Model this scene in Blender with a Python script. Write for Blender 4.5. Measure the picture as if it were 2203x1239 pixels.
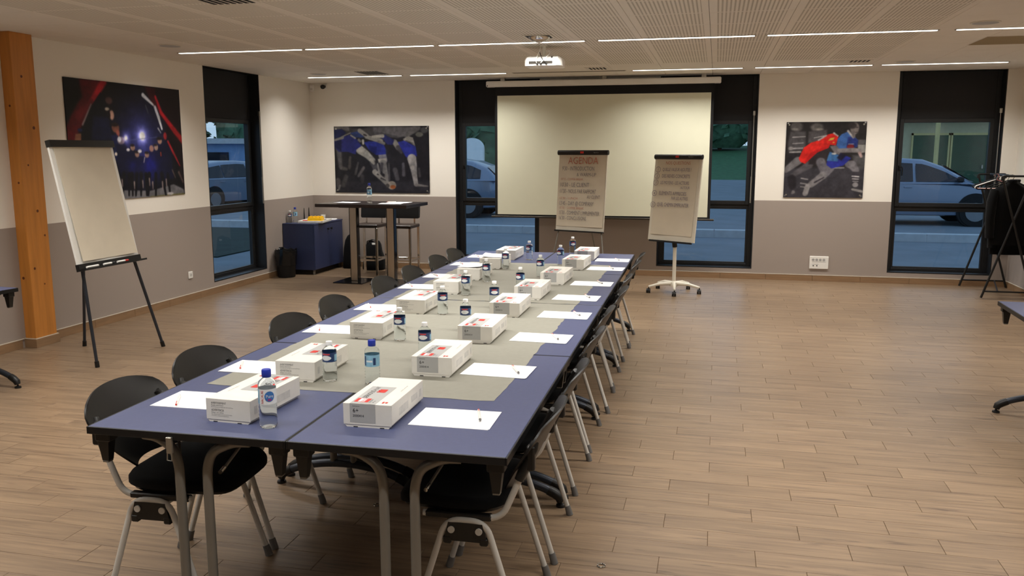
import bpy, math, random
import numpy as np
from mathutils import Vector, Matrix
random.seed(7)
for o in list(bpy.data.objects): bpy.data.objects.remove(o)
SC = bpy.context.scene
COL = SC.collection
R = math.radians

# ------------------------------------------------------------------ camera
CAM_POS = (0.0, 0.0, 1.7113)
cam_r = Vector((0.973, 0.2302, -0.0009)).normalized()
cam_f = Vector((-0.2273, 0.961, -0.1571)).normalized()
cam_u = cam_r.cross(cam_f).normalized()
cam_r = cam_f.cross(cam_u).normalized()
cd = bpy.data.cameras.new('camera'); cam = bpy.data.objects.new('camera', cd); COL.objects.link(cam)
M3 = Matrix((cam_r, cam_u, -cam_f)).transposed()
cam.matrix_world = Matrix.Translation(CAM_POS) @ M3.to_4x4()
cd.sensor_fit = 'HORIZONTAL'; cd.sensor_width = 36.0
FPX = 1842.6
cd.lens = 36.0*FPX/2203.0
cd.clip_start = 0.05; cd.clip_end = 300
SC.camera = cam

# ------------------------------------------------------------------ dusk sky, exposure
W = bpy.data.worlds.new('dusk_sky'); SC.world = W; W.use_nodes = True
nt = W.node_tree; nt.nodes.clear()
tc = nt.nodes.new('ShaderNodeTexCoord'); sx = nt.nodes.new('ShaderNodeSeparateXYZ'); rp = nt.nodes.new('ShaderNodeValToRGB')
bg = nt.nodes.new('ShaderNodeBackground'); ow = nt.nodes.new('ShaderNodeOutputWorld')
nt.links.new(tc.outputs['Generated'], sx.inputs[0]); nt.links.new(sx.outputs['Z'], rp.inputs[0])
rp.color_ramp.elements[0].position = 0.0; rp.color_ramp.elements[0].color = (0.38, 0.48, 0.58, 1)
rp.color_ramp.elements[1].position = 0.7; rp.color_ramp.elements[1].color = (0.27, 0.39, 0.55, 1)
nt.links.new(rp.outputs[0], bg.inputs[0]); bg.inputs[1].default_value = 1.55
nt.links.new(bg.outputs[0], ow.inputs[0])
SC.view_settings.view_transform = 'Standard'; SC.view_settings.look = 'None'
SC.view_settings.gamma = 1.0; SC.view_settings.use_curve_mapping = False
SC.view_settings.exposure = 0.0
LED_WATTS = 22.5
LED_COLOR = (1.0, 0.968, 0.915)
LED_SPREAD = R(135)

# ------------------------------------------------------------------ room numbers (metres)
XL, XR, YB, YF, ZC = -5.913, 3.64, 11.958, -3.2, 2.713
PAINT_Z = 1.066
T_ROT, T_X, T_Y = R(1.13), -2.119, 2.5655          # the long table: rotation and near-left corner
TOP = 0.74
def TP(x, y, z=TOP):
    x0, y0 = x+T_X, y+T_Y
    c, s = math.cos(T_ROT), math.sin(T_ROT)
    return (c*x0 - s*y0, s*x0 + c*y0, z)
ORD = ['first', 'second', 'third', 'fourth', 'fifth', 'sixth', 'seventh', 'eighth', 'ninth', 'tenth']

# ------------------------------------------------------------------ materials
def lin(c):
    return tuple((v/12.92 if v <= 0.04045 else ((v+0.055)/1.055)**2.4) for v in (x/255.0 for x in c))
MATS = {}
def mat(name, rgb, rough=0.5, metal=0.0, var=0.0, vscale=8.0, bump=0.0, bscale=200.0, stretch=None, spec=0.5, emit=0.0, trans=0.0, ior=1.45, sheen=0.0, coat=0.0):
    m = bpy.data.materials.new(name); m.use_nodes = True
    n = m.node_tree.nodes; l = m.node_tree.links; b = n['Principled BSDF']
    c = lin(rgb)
    b.inputs['Base Color'].default_value = (*c, 1); b.inputs['Roughness'].default_value = rough; b.inputs['Metallic'].default_value = metal
    b.inputs['Specular IOR Level'].default_value = spec; b.inputs['IOR'].default_value = ior
    b.inputs['Transmission Weight'].default_value = trans
    b.inputs['Sheen Weight'].default_value = sheen; b.inputs['Coat Weight'].default_value = coat
    if emit: b.inputs['Emission Color'].default_value = (*c, 1); b.inputs['Emission Strength'].default_value = emit
    if var or bump:
        g = n.new('ShaderNodeNewGeometry'); mp = n.new('ShaderNodeMapping'); l.new(g.outputs['Position'], mp.inputs[0])
        if stretch: mp.inputs['Scale'].default_value = stretch
    if var:
        t = n.new('ShaderNodeTexNoise'); t.inputs['Scale'].default_value = vscale; t.inputs['Detail'].default_value = 4
        l.new(mp.outputs[0], t.inputs['Vector'])
        mr = n.new('ShaderNodeMapRange'); mr.inputs['From Min'].default_value = 0.3; mr.inputs['From Max'].default_value = 0.7
        mr.inputs['To Min'].default_value = 1-var; mr.inputs['To Max'].default_value = 1+var
        l.new(t.outputs['Fac'], mr.inputs['Value'])
        mx = n.new('ShaderNodeVectorMath'); mx.operation = 'SCALE'; mx.inputs[0].default_value = c; l.new(mr.outputs[0], mx.inputs['Scale'])
        l.new(mx.outputs[0], b.inputs['Base Color'])
    if bump:
        t2 = n.new('ShaderNodeTexNoise'); t2.inputs['Scale'].default_value = bscale; l.new(mp.outputs[0], t2.inputs['Vector'])
        bp = n.new('ShaderNodeBump'); bp.inputs['Strength'].default_value = bump; bp.inputs['Distance'].default_value = 0.001
        l.new(t2.outputs['Fac'], bp.inputs['Height']); l.new(bp.outputs[0], b.inputs['Normal'])
    MATS[name] = m
    return m

def mat_paint():
    m = mat('two_tone_wall_paint', (226, 213, 190), 0.75, bump=0.15, bscale=300)
    n = m.node_tree.nodes; l = m.node_tree.links; b = n['Principled BSDF']
    g = n.new('ShaderNodeNewGeometry'); s = n.new('ShaderNodeSeparateXYZ'); l.new(g.outputs['Position'], s.inputs[0])
    k = n.new('ShaderNodeMath'); k.operation = 'GREATER_THAN'; k.inputs[1].default_value = PAINT_Z; l.new(s.outputs['Z'], k.inputs[0])
    mx = n.new('ShaderNodeMix'); mx.data_type = 'RGBA'; l.new(k.outputs[0], mx.inputs['Factor'])
    mx.inputs['A'].default_value = (*lin((158, 146, 137)), 1); mx.inputs['B'].default_value = (*lin((237, 231, 220)), 1)
    l.new(mx.outputs['Result'], b.inputs['Base Color'])
    return m

def mat_plank():
    m = mat('wood_look_tile', (190, 160, 124), 0.35)
    n = m.node_tree.nodes; l = m.node_tree.links; b = n['Principled BSDF']
    g = n.new('ShaderNodeNewGeometry'); oi = n.new('ShaderNodeObjectInfo')
    ad = n.new('ShaderNodeMath'); ad.operation = 'ADD'; l.new(g.outputs['Random Per Island'], ad.inputs[0]); l.new(oi.outputs['Random'], ad.inputs[1])
    fr = n.new('ShaderNodeMath'); fr.operation = 'FRACT'; l.new(ad.outputs[0], fr.inputs[0])
    off = n.new('ShaderNodeVectorMath'); off.operation = 'SCALE'; off.inputs[0].default_value = (37, 91, 13); l.new(fr.outputs[0], off.inputs['Scale'])
    mp = n.new('ShaderNodeVectorMath'); mp.operation = 'MULTIPLY_ADD'; mp.inputs[1].default_value = (1.3, 26, 1); l.new(g.outputs['Position'], mp.inputs[0]); l.new(off.outputs[0], mp.inputs[2])
    t = n.new('ShaderNodeTexNoise'); t.inputs['Scale'].default_value = 1.6; t.inputs['Detail'].default_value = 6; t.inputs['Roughness'].default_value = 0.6; l.new(mp.outputs[0], t.inputs['Vector'])
    rp = n.new('ShaderNodeValToRGB'); e = rp.color_ramp.elements
    e[0].position = 0.28; e[0].color = (*lin((110, 91, 73)), 1); e[1].position = 0.72; e[1].color = (*lin((150, 126, 100)), 1)
    l.new(t.outputs['Fac'], rp.inputs[0])
    # short dark grain marks
    mp2 = n.new('ShaderNodeVectorMath'); mp2.operation = 'MULTIPLY_ADD'; mp2.inputs[1].default_value = (4.2, 38, 1); l.new(g.outputs['Position'], mp2.inputs[0]); l.new(off.outputs[0], mp2.inputs[2])
    t2 = n.new('ShaderNodeTexNoise'); t2.inputs['Scale'].default_value = 1.1; t2.inputs['Detail'].default_value = 3; l.new(mp2.outputs[0], t2.inputs['Vector'])
    mr = n.new('ShaderNodeMapRange'); mr.inputs['From Min'].default_value = 0.63; mr.inputs['From Max'].default_value = 0.74; mr.inputs['To Min'].default_value = 0; mr.inputs['To Max'].default_value = 0.75
    l.new(t2.outputs['Fac'], mr.inputs['Value'])
    mx = n.new('ShaderNodeMix'); mx.data_type = 'RGBA'; l.new(mr.outputs[0], mx.inputs['Factor']); l.new(rp.outputs[0], mx.inputs['A']); mx.inputs['B'].default_value = (*lin((78, 62, 52)), 1)
    v = n.new('ShaderNodeMapRange'); v.inputs['To Min'].default_value = 0.93; v.inputs['To Max'].default_value = 1.06; l.new(fr.outputs[0], v.inputs['Value'])
    sc = n.new('ShaderNodeVectorMath'); sc.operation = 'SCALE'; l.new(mx.outputs['Result'], sc.inputs[0]); l.new(v.outputs[0], sc.inputs['Scale'])
    l.new(sc.outputs[0], b.inputs['Base Color'])
    bp = n.new('ShaderNodeBump'); bp.inputs['Strength'].default_value = 0.12; bp.inputs['Distance'].default_value = 0.002; l.new(t.outputs['Fac'], bp.inputs['Height']); l.new(bp.outputs[0], b.inputs['Normal'])
    return m

def mat_slotted():
    m = mat('slotted_ceiling_tile', (214, 202, 178), 0.7)
    n = m.node_tree.nodes; l = m.node_tree.links; b = n['Principled BSDF']
    g = n.new('ShaderNodeTexCoord'); s = n.new('ShaderNodeSeparateXYZ'); l.new(g.outputs['Object'], s.inputs[0])
    def math_(op, a, c, d=None):
        k = n.new('ShaderNodeMath'); k.operation = op
        for i, q in enumerate((a, c, d)):
            if q is None: continue
            if isinstance(q, (int, float)): k.inputs[i].default_value = q
            else: l.new(q, k.inputs[i])
        return k.outputs[0]
    f = math_('FRACT', math_('MULTIPLY', math_('ADD', s.outputs['X'], 0.3), 35.0), 0)
    slot = math_('LESS_THAN', f, 0.42)
    inx = math_('LESS_THAN', math_('ABSOLUTE', s.outputs['X'], 0), 0.25)
    iny = math_('LESS_THAN', math_('ABSOLUTE', s.outputs['Y'], 0), 0.286)
    a = math_('MULTIPLY', math_('MULTIPLY', slot, inx), iny)
    mx = n.new('ShaderNodeMix'); mx.data_type = 'RGBA'; l.new(a, mx.inputs['Factor'])
    mx.inputs['A'].default_value = (*lin((230, 224, 213)), 1); mx.inputs['B'].default_value = (*lin((186, 179, 165)), 1)
    l.new(mx.outputs['Result'], b.inputs['Base Color'])
    return m

def mat_pane(name, tint=(0.86, 0.92, 0.95)):
    m = bpy.data.materials.new(name); m.use_nodes = True; n = m.node_tree.nodes; l = m.node_tree.links; n.clear()
    o = n.new('ShaderNodeOutputMaterial'); t = n.new('ShaderNodeBsdfTransparent'); t.inputs[0].default_value = (*tint, 1)
    g = n.new('ShaderNodeBsdfGlossy'); g.inputs['Roughness'].default_value = 0.01
    nz = n.new('ShaderNodeTexNoise'); nz.inputs['Scale'].default_value = 1.2
    bp = n.new('ShaderNodeBump'); bp.inputs['Strength'].default_value = 0.02; l.new(nz.outputs['Fac'], bp.inputs['Height']); l.new(bp.outputs[0], g.inputs['Normal'])
    f = n.new('ShaderNodeFresnel'); f.inputs['IOR'].default_value = 1.5
    mx = n.new('ShaderNodeMixShader'); gm = n.new('ShaderNodeNewGeometry'); iv = n.new('ShaderNodeMath'); iv.operation = 'SUBTRACT'; iv.inputs[0].default_value = 1.0; l.new(gm.outputs['Backfacing'], iv.inputs[1]); ml = n.new('ShaderNodeMath'); ml.operation = 'MULTIPLY'; l.new(f.outputs[0], ml.inputs[0]); l.new(iv.outputs[0], ml.inputs[1]); l.new(ml.outputs[0], mx.inputs[0]); l.new(t.outputs[0], mx.inputs[1]); l.new(g.outputs[0], mx.inputs[2]); l.new(mx.outputs[0], o.inputs[0])
    MATS[name] = m; return m

def mat_vcol(name, rough=0.35):
    m = bpy.data.materials.new(name); m.use_nodes = True; n = m.node_tree.nodes; l = m.node_tree.links; b = n['Principled BSDF']
    a = n.new('ShaderNodeAttribute'); a.attribute_name = 'print'; l.new(a.outputs['Color'], b.inputs['Base Color']); b.inputs['Specular IOR Level'].default_value = 0.25
    b.inputs['Roughness'].default_value = rough; MATS[name] = m; return m

PAINT = mat_paint(); PLANK = mat_plank(); SLOTTED = mat_slotted(); PANE = mat_pane('window_glass'); PRINT = mat_vcol('poster_print')
GROUT = mat('grout', (120, 98, 74), 0.9, var=0.1)
SKIRT = mat('skirting_tile', (142, 112, 82), 0.5, var=0.12, vscale=5, stretch=(1, 1, 8))
CAULK = mat('white_caulk', (205, 195, 178), 0.7, var=0.05)
CEIL = mat('ceiling_board', (228, 222, 212), 0.8, var=0.02, vscale=3)
CEIL_BACK = mat('ceiling_void', (70, 64, 56), 0.9, var=0.05)
ANTH = mat('anthracite_frame', (30, 31, 33), 0.45, var=0.06, vscale=20)
BLIND = mat('dark_blind_panel', (27, 27, 29), 0.7, var=0.06, vscale=20)
LAM = mat('blue_laminate', (72, 79, 113), 0.36, var=0.05, vscale=60, bump=0.05, bscale=900, spec=0.5)
EDGE = mat('black_edge', (11, 11, 12), 0.45, var=0.05)
BLKP = mat('black_plastic', (20, 19, 18), 0.42, var=0.08, vscale=30, bump=0.1, bscale=1200)
BLKF = mat('black_fabric', (9, 9, 10), 0.95, var=0.15, vscale=300, bump=0.5, bscale=900, sheen=0.05, spec=0.2)
GREY = mat('light_grey_tube', (196, 193, 186), 0.38, var=0.03)
BADGE = mat('bright_blue_badge', (64, 120, 190), 0.4, var=0.15, vscale=80)
GREYD = mat('grey_leg_paint', (120, 116, 108), 0.4, metal=0.4, var=0.04)
CAPG = mat('grey_foot_cap', (104, 102, 100), 0.6, var=0.05)
STEELD = mat('dark_steel_paint', (58, 62, 70), 0.35, metal=0.5, var=0.05)
CHROME = mat('chrome', (205, 203, 198), 0.12, metal=1.0, var=0.02)
BRUSH = mat('brushed_steel', (190, 182, 168), 0.28, metal=1.0, var=0.05, stretch=(60, 60, 1))
CARD = mat('white_card', (226, 223, 215), 0.6, var=0.02, vscale=30)
CARDG = mat('grey_print', (176, 176, 174), 0.55, var=0.03)
CARDL = mat('pale_grey_print', (206, 204, 198), 0.55, var=0.08, vscale=40)
RED = mat('red_print', (206, 44, 34), 0.45, var=0.04)
INK = mat('black_ink', (30, 30, 32), 0.6, var=0.03)
INKG = mat('grey_ink', (98, 98, 100), 0.6, var=0.03)
MARKER = mat('dark_marker', (112, 107, 112), 0.7, var=0.12, vscale=30)
MARKER_P = mat('purple_marker', (112, 102, 122), 0.7, var=0.15, vscale=30)
MARKER_R = mat('red_marker', (176, 108, 84), 0.7, var=0.1, vscale=30)
SHEET = mat('white_paper', (246, 246, 248), 0.7, var=0.01)
PAD = mat('flipchart_paper', (214, 204, 184), 0.8, var=0.03, vscale=6)
RUN = mat('grey_paper_runner', (140, 138, 127), 0.85, var=0.03, vscale=40, bump=0.3, bscale=400)
WHITEP = mat('white_plastic', (236, 234, 228), 0.35, var=0.02)
CREAMP = mat('cream_metal', (222, 216, 200), 0.4, var=0.02)
WATER = mat('bottle_water', (244, 250, 252), 0.02, trans=1.0, ior=1.13, var=0.005)
CAPB = mat('blue_cap', (38, 58, 168), 0.4, var=0.04)
CAPW = mat('white_cap', (248, 249, 249), 0.5, var=0.02)
LABB = mat('blue_label', (38, 62, 106), 0.4, var=0.12, vscale=90)
LABL = mat('pale_blue_label', (140, 188, 214), 0.4, var=0.14, vscale=70)
LABW = mat('white_label', (232, 236, 238), 0.4, var=0.03)
LABR = mat('red_label', (196, 70, 72), 0.4, var=0.05)
LABM = mat('magenta_label', (150, 60, 130), 0.4, var=0.05)
SCREEN = mat('screen_fabric', (218, 217, 194), 0.85, var=0.01)
SBLACK = mat('screen_border', (14, 14, 15), 0.8, var=0.05)
BARG = mat('dark_grey_metal', (70, 66, 60), 0.4, metal=0.6, var=0.05)
ALU = mat('aluminium', (170, 166, 156), 0.35, metal=0.9, var=0.03)
DIFF = mat('led_diffuser', (255, 250, 238), 0.5, emit=5.0)
DIFF_OFF = mat('led_diffuser_off', (120, 110, 96), 0.5, var=0.03)
PINE = mat('varnished_pine', (196, 128, 56), 0.4, var=0.13, vscale=3, stretch=(9, 9, 0.7))
KNOT = mat('pine_knot', (96, 48, 22), 0.5, var=0.1)
WENGE = mat('dark_wood_top', (38, 28, 25), 0.3, var=0.2, vscale=6, stretch=(2, 14, 1))
LEATH = mat('black_leather', (18, 17, 17), 0.45, var=0.08, bump=0.2, bscale=300)
CABB = mat('blue_cabinet_board', (52, 60, 94), 0.45, var=0.04, vscale=30)
BINBAG = mat('black_bin_bag', (14, 14, 15), 0.22, var=0.1, bump=0.4, bscale=60)
BINP = mat('black_bin_plastic', (16, 16, 17), 0.5, var=0.08)
YELL = mat('yellow_plastic', (238, 186, 16), 0.35, var=0.04)
ORNG = mat('red_plastic', (206, 66, 40), 0.4, var=0.05)
GRAPH = mat('graphite_glossy', (20, 19, 20), 0.16, var=0.04)
PINKP = mat('pink_plastic', (214, 130, 124), 0.4, var=0.04)
CARP = mat('silver_blue_car_paint', (112, 126, 148), 0.3, metal=0.35, var=0.02, coat=0.5)
CARG = mat('car_glass', (16, 24, 34), 0.08, var=0.02)
TYRE = mat('tyre_rubber', (20, 20, 22), 0.8, var=0.1)
RIM = mat('wheel_rim', (120, 126, 134), 0.4, metal=0.7, var=0.05)
LAMPR = mat('car_tail_lamp', (120, 24, 24), 0.2, var=0.05)
ASPH = mat('asphalt', (112, 122, 132), 0.9, var=0.12, vscale=1.2)
KERB = mat('concrete_kerb', (178, 184, 190), 0.9, var=0.08)
GRASS = mat('grass_bank', (50, 92, 56), 0.95, var=0.25, vscale=3)
LAWN = mat('dark_lawn', (28, 44, 38), 0.95, var=0.25, vscale=3)
HEDGE = mat('hedge_leaf', (74, 108, 84), 0.9, var=0.35, vscale=2.5)
FACADE = mat('beige_render', (176, 172, 140), 0.9, var=0.05)
DOORG = mat('green_door', (36, 74, 52), 0.6, var=0.12, vscale=4)
POSTY = mat('pale_yellow_post', (186, 176, 120), 0.7, var=0.05)
UNSEEN_DARK = mat('dark_unseen_wall', (70, 68, 68), 0.9, var=0.08, vscale=6, stretch=(8, 8, .2))  # invented dark finish for the unseen wall, to lower the bounce light
BLUEW = mat('pale_blue_wall', (120, 150, 190), 0.85, var=0.06)
# ------------------------------------------------------------------ mesh tools
class MB:
    def __init__(s): s.v = []; s.f = []
    def add(s, verts, faces):
        k = len(s.v); s.v += [tuple(p) for p in verts]; s.f += [tuple(i+k for i in q) for q in faces]; return s
    def box(s, c, d, b=0.0, rz=0.0, rot=None):
        hx, hy, hz = d[0]/2, d[1]/2, d[2]/2
        b = min(b, hx*.98, hy*.98, hz*.98)
        if b <= 0:
            P = [(x*hx, y*hy, z*hz) for z in (-1, 1) for y in (-1, 1) for x in (-1, 1)]
            F = [(0, 2, 3, 1), (4, 5, 7, 6), (0, 1, 5, 4), (2, 6, 7, 3), (0, 4, 6, 2), (1, 3, 7, 5)]
        else:
            P = []; idx = {}
            for sx in (-1, 1):
                for sy in (-1, 1):
                    for sz in (-1, 1):
                        for a in range(3):
                            q = [sx*(hx-b), sy*(hy-b), sz*(hz-b)]; q[a] += (sx, sy, sz)[a]*b
                            idx[sx, sy, sz, a] = len(P); P.append(tuple(q))
            F = []
            I = idx
            for sg in (-1, 1):
                for a in range(3):
                    o = [(-1, -1), (1, -1), (1, 1), (-1, 1)]
                    q = []
                    for u, w in o:
                        t = [0, 0, 0]; t[a] = sg; t[(a+1) % 3] = u; t[(a+2) % 3] = w
                        q.append(I[t[0], t[1], t[2], a])
                    F.append(tuple(q if sg > 0 else q[::-1]))
            for a in range(3):
                b1, b2 = (a+1) % 3, (a+2) % 3
                for u in (-1, 1):
                    for w in (-1, 1):
                        t0 = [0, 0, 0]; t0[b1] = u; t0[b2] = w; t1 = t0[:]; t0[a] = -1; t1[a] = 1
                        q = [I[(*t0, b1)], I[(*t1, b1)], I[(*t1, b2)], I[(*t0, b2)]]
                        F.append(tuple(q if u*w < 0 else q[::-1]))
            for sx in (-1, 1):
                for sy in (-1, 1):
                    for sz in (-1, 1):
                        q = [I[sx, sy, sz, k] for k in range(3)]
                        F.append(tuple(q if sx*sy*sz > 0 else q[::-1]))
        if rot is not None: P = [tuple(rot @ Vector(p)) for p in P]
        elif rz:
            cz, sz_ = math.cos(rz), math.sin(rz); P = [(x*cz-y*sz_, x*sz_+y*cz, z) for x, y, z in P]
        return s.add([(p[0]+c[0], p[1]+c[1], p[2]+c[2]) for p in P], F)
    def span(s, a, b, bev=0.0):
        return s.box(tuple((a[i]+b[i])/2 for i in range(3)), tuple(abs(b[i]-a[i]) for i in range(3)), bev)
    def loft(s, rings, cap0=True, cap1=True, close=True):
        n = len(rings[0]); V = [p for r in rings for p in r]; F = []
        for k in range(len(rings)-1):
            for i in range(n if close else n-1):
                j = (i+1) % n; F.append((k*n+i, k*n+j, (k+1)*n+j, (k+1)*n+i))
        if cap0: F.append(tuple(range(n))[::-1])
        if cap1: F.append(tuple((len(rings)-1)*n+i for i in range(n)))
        return s.add(V, F)
    def tube(s, pts, r, seg=10, caps=True):
        pts = [Vector(p) for p in pts]; rs = r if isinstance(r, (list, tuple)) else [r]*len(pts)
        rings = []; nrm = None
        for i, p in enumerate(pts):
            a = pts[max(i-1, 0)]; b = pts[min(i+1, len(pts)-1)]; t = (b-a).normalized()
            if nrm is None:
                ref = Vector((0, 0, 1)) if abs(t.z) < 0.9 else Vector((1, 0, 0)); nrm = t.cross(ref).normalized()
            nrm = (nrm - t*nrm.dot(t)).normalized(); bn = t.cross(nrm)
            rings.append([tuple(p + (nrm*math.cos(2*math.pi*k/seg) + bn*math.sin(2*math.pi*k/seg))*rs[i]) for k in range(seg)])
        return s.loft(rings, caps, caps)
    def bar(s, a, b, w, h=None):
        """square bar between two points"""
        a = Vector(a); b = Vector(b); t = (b-a).normalized(); ref = Vector((0, 0, 1)) if abs(t.z) < 0.9 else Vector((0, 1, 0))
        n = t.cross(ref).normalized()*w/2; m = t.cross(n).normalized()*(h or w)/2
        return s.loft([[tuple(p+n+m), tuple(p-n+m), tuple(p-n-m), tuple(p+n-m)][::-1] for p in (a, b)])
    def lathe(s, prof, seg=20, c=(0, 0, 0), cap0=True, cap1=True):
        rings = [[(c[0]+r*math.cos(2*math.pi*k/seg), c[1]+r*math.sin(2*math.pi*k/seg), c[2]+z) for k in range(seg)] for r, z in prof]
        return s.loft(rings, cap0, cap1)
    def disc(s, c, r, h, axis='z', seg=16):
        rings = []
        for t in (-h/2, h/2):
            q = []
            for k in range(seg):
                a = 2*math.pi*k/seg; u, w = r*math.cos(a), r*math.sin(a)
                q.append({'z': (c[0]+u, c[1]+w, c[2]+t), 'y': (c[0]+w, c[1]+t, c[2]+u), 'x': (c[0]+t, c[1]+u, c[2]+w)}[axis])
            rings.append(q)
        return s.loft(rings)
    def sheet(s, fn, nu, nv, th=0.0, flip=False):
        """open grid fn(u,v)->point; th gives it thickness along its normal"""
        P = [[Vector(fn(i/nu, j/nv)) for i in range(nu+1)] for j in range(nv+1)]
        w = nu+1
        V = [tuple(p) for r in P for p in r]; F = [(j*w+i, j*w+i+1, (j+1)*w+i+1, (j+1)*w+i) for j in range(nv) for i in range(nu)]
        if th:
            B = []
            for j in range(nv+1):
                for i in range(nu+1):
                    du = P[j][min(i+1, nu)]-P[j][max(i-1, 0)]; dv = P[min(j+1, nv)][i]-P[max(j-1, 0)][i]
                    B.append(tuple(P[j][i]-du.cross(dv).normalized()*th))
            k = len(V); V += B; F += [tuple(x+k for x in q)[::-1] for q in F]
            ed = [j*w for j in range(nv+1)] + [nv*w+i for i in range(1, nu+1)] + [j*w+nu for j in range(nv-1, -1, -1)] + [i for i in range(nu-1, 0, -1)]
            for a, b in zip(ed, ed[1:]+ed[:1]): F.append((a, b, b+k, a+k))
        if flip: F = [q[::-1] for q in F]
        return s.add(V, F)
    def prism(s, poly, fn0, fn1):
        return s.loft([[fn0(*p) for p in poly], [fn1(*p) for p in poly]])
    def xf(s, f): s.v = [tuple(f(*p)) for p in s.v]; return s
    def mesh(s, name, m, smooth=35):
        me = bpy.data.meshes.new(name); me.from_pydata(s.v, [], s.f); me.update()
        if smooth:
            me.polygons.foreach_set('use_smooth', [True]*len(me.polygons))
            me.set_sharp_from_angle(angle=R(smooth))
        me.materials.append(m); return me
    def build(s, name, m, parent=None, smooth=35, origin=None):
        if origin is not None: s.v = [(p[0]-origin[0], p[1]-origin[1], p[2]-origin[2]) for p in s.v]
        o = bpy.data.objects.new(name, s.mesh(name, m, smooth)); COL.objects.link(o)
        if parent is not None: o.parent = parent
        return o

def tag(o, label=None, cat=None, group=None, kind=None):
    if label: o['label'] = label
    if cat: o['category'] = cat
    if group: o['group'] = group
    if kind: o['kind'] = kind
    return o
def thing(name, label, cat, loc=(0, 0, 0), rz=0.0, group=None):
    o = bpy.data.objects.new(name, None); COL.objects.link(o); o.location = loc; o.rotation_euler = (0, 0, rz); o.empty_display_size = 0.1
    return tag(o, label, cat, group)
def structure(name, mb, m, smooth=0):
    return tag(mb.build(name, m, None, smooth), kind='structure')
def copy_tree(o, parent=None):
    c = o.copy(); COL.objects.link(c)
    if parent is not None: c.parent = parent
    for ch in o.children: copy_tree(ch, c)
    return c
def again(proto, used, loc, rz, label, group=None):
    """the first use moves the prototype itself, later ones copy it with its parts"""
    o = proto if not used else copy_tree(proto)
    used.append(o); o.location = loc; o.rotation_euler = (0, 0, rz); o['label'] = label
    if group: o['group'] = group
    return o
def arc(c, r, a0, a1, n, f):
    return [f(c[0]+r*math.cos(a0+(a1-a0)*k/n), c[1]+r*math.sin(a0+(a1-a0)*k/n)) for k in range(n+1)]
def fillet(pts, r, n=5):
    """round the corners of a polyline"""
    P = [Vector(p) for p in pts]; out = [P[0]]
    for i in range(1, len(P)-1):
        a, b, c = P[i-1], P[i], P[i+1]; d = min(r, (a-b).length*.49, (c-b).length*.49)
        p0 = b+(a-b).normalized()*d; p1 = b+(c-b).normalized()*d
        for k in range(n+1):
            t = k/n; out.append(p0*(1-t)**2 + b*2*t*(1-t) + p1*t*t)
    out.append(P[-1]); return out
_txt = {}
def text_faces(body):
    if body not in _txt:
        c = bpy.data.curves.new('lettering', 'FONT'); c.body = body; c.resolution_u = 2
        o = bpy.data.objects.new('lettering', c); me = bpy.data.meshes.new_from_object(o)
        V = [(v.co.x, v.co.y) for v in me.vertices]; F = [tuple(p.vertices) for p in me.polygons]
        w = max([x for x, y in V] or [1]); _txt[body] = (V, F, w)
        bpy.data.objects.remove(o); bpy.data.curves.remove(c); bpy.data.meshes.remove(me)
    return _txt[body]
def lettering(items, f):
    """items: (text, x, y, height, width or None); f maps plane (x, y) to a 3-D point"""
    mb = MB()
    for body, x, y, h, w in items:
        V, F, tw = text_faces(body); k = h/0.7; kx = (w/tw) if w else k
        mb.add([f(x+a*kx, y+b*k) for a, b in V], F)
    return mb
# ------------------------------------------------------------------ the room
floor = structure('floor', MB().span((XL-.3, YF-.3, -0.2), (XR+.3, YB+.3, -0.005)), GROUT)
def proj_area(x0, y0, x1, y1):
    pts = []
    for x, y in ((x0, y0), (x1, y0), (x1, y1), (x0, y1)):
        d = Vector((x, y, 0))-Vector(CAM_POS); z = d.dot(cam_f)
        if z < 0.3: return 0
        pts.append((min(max(1101.5+FPX*d.dot(cam_r)/z, 0), 2203), min(max(619.5-FPX*d.dot(cam_u)/z, 0), 1239)))
    return abs(sum(pts[i][0]*pts[(i+1) % 4][1]-pts[(i+1) % 4][0]*pts[i][1] for i in range(4)))/2
planks = []
k0, k1 = int((YF-4.24)/.15)-2, int((YB-4.24)/.15)+1
for k in range(k0, k1+1):
    ya, yb = max(4.24+.15*k, YF), min(4.39+.15*k, YB)
    if yb-ya < .015: continue
    x = XL - .6 + ((.42-.2*k-XL) % .6)
    while x < XR:
        xa, xb = max(x, XL), min(x+.6, XR)
        if xb-xa > .015: planks.append((proj_area(xa, ya, xb, yb), xa, xb, ya, yb))
        x += .6
planks.sort(reverse=True)
pl_mesh = {}
far = MB()
for i, (a, xa, xb, ya, yb) in enumerate(planks):
    g = .0012; d = (round(xb-xa-2*g, 3), round(yb-ya-2*g, 3), .006)
    c = ((xa+xb)/2, (ya+yb)/2, -.003)
    if i < 300:
        if d not in pl_mesh: pl_mesh[d] = MB().box((0, 0, 0), d, .0008).mesh('plank', PLANK, 0)
        o = bpy.data.objects.new('plank', pl_mesh[d]); COL.objects.link(o); o.parent = floor; o.location = c
    else: far.box(c, d)
tag(far.build('plank', PLANK, floor, 0), kind='stuff')

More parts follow.
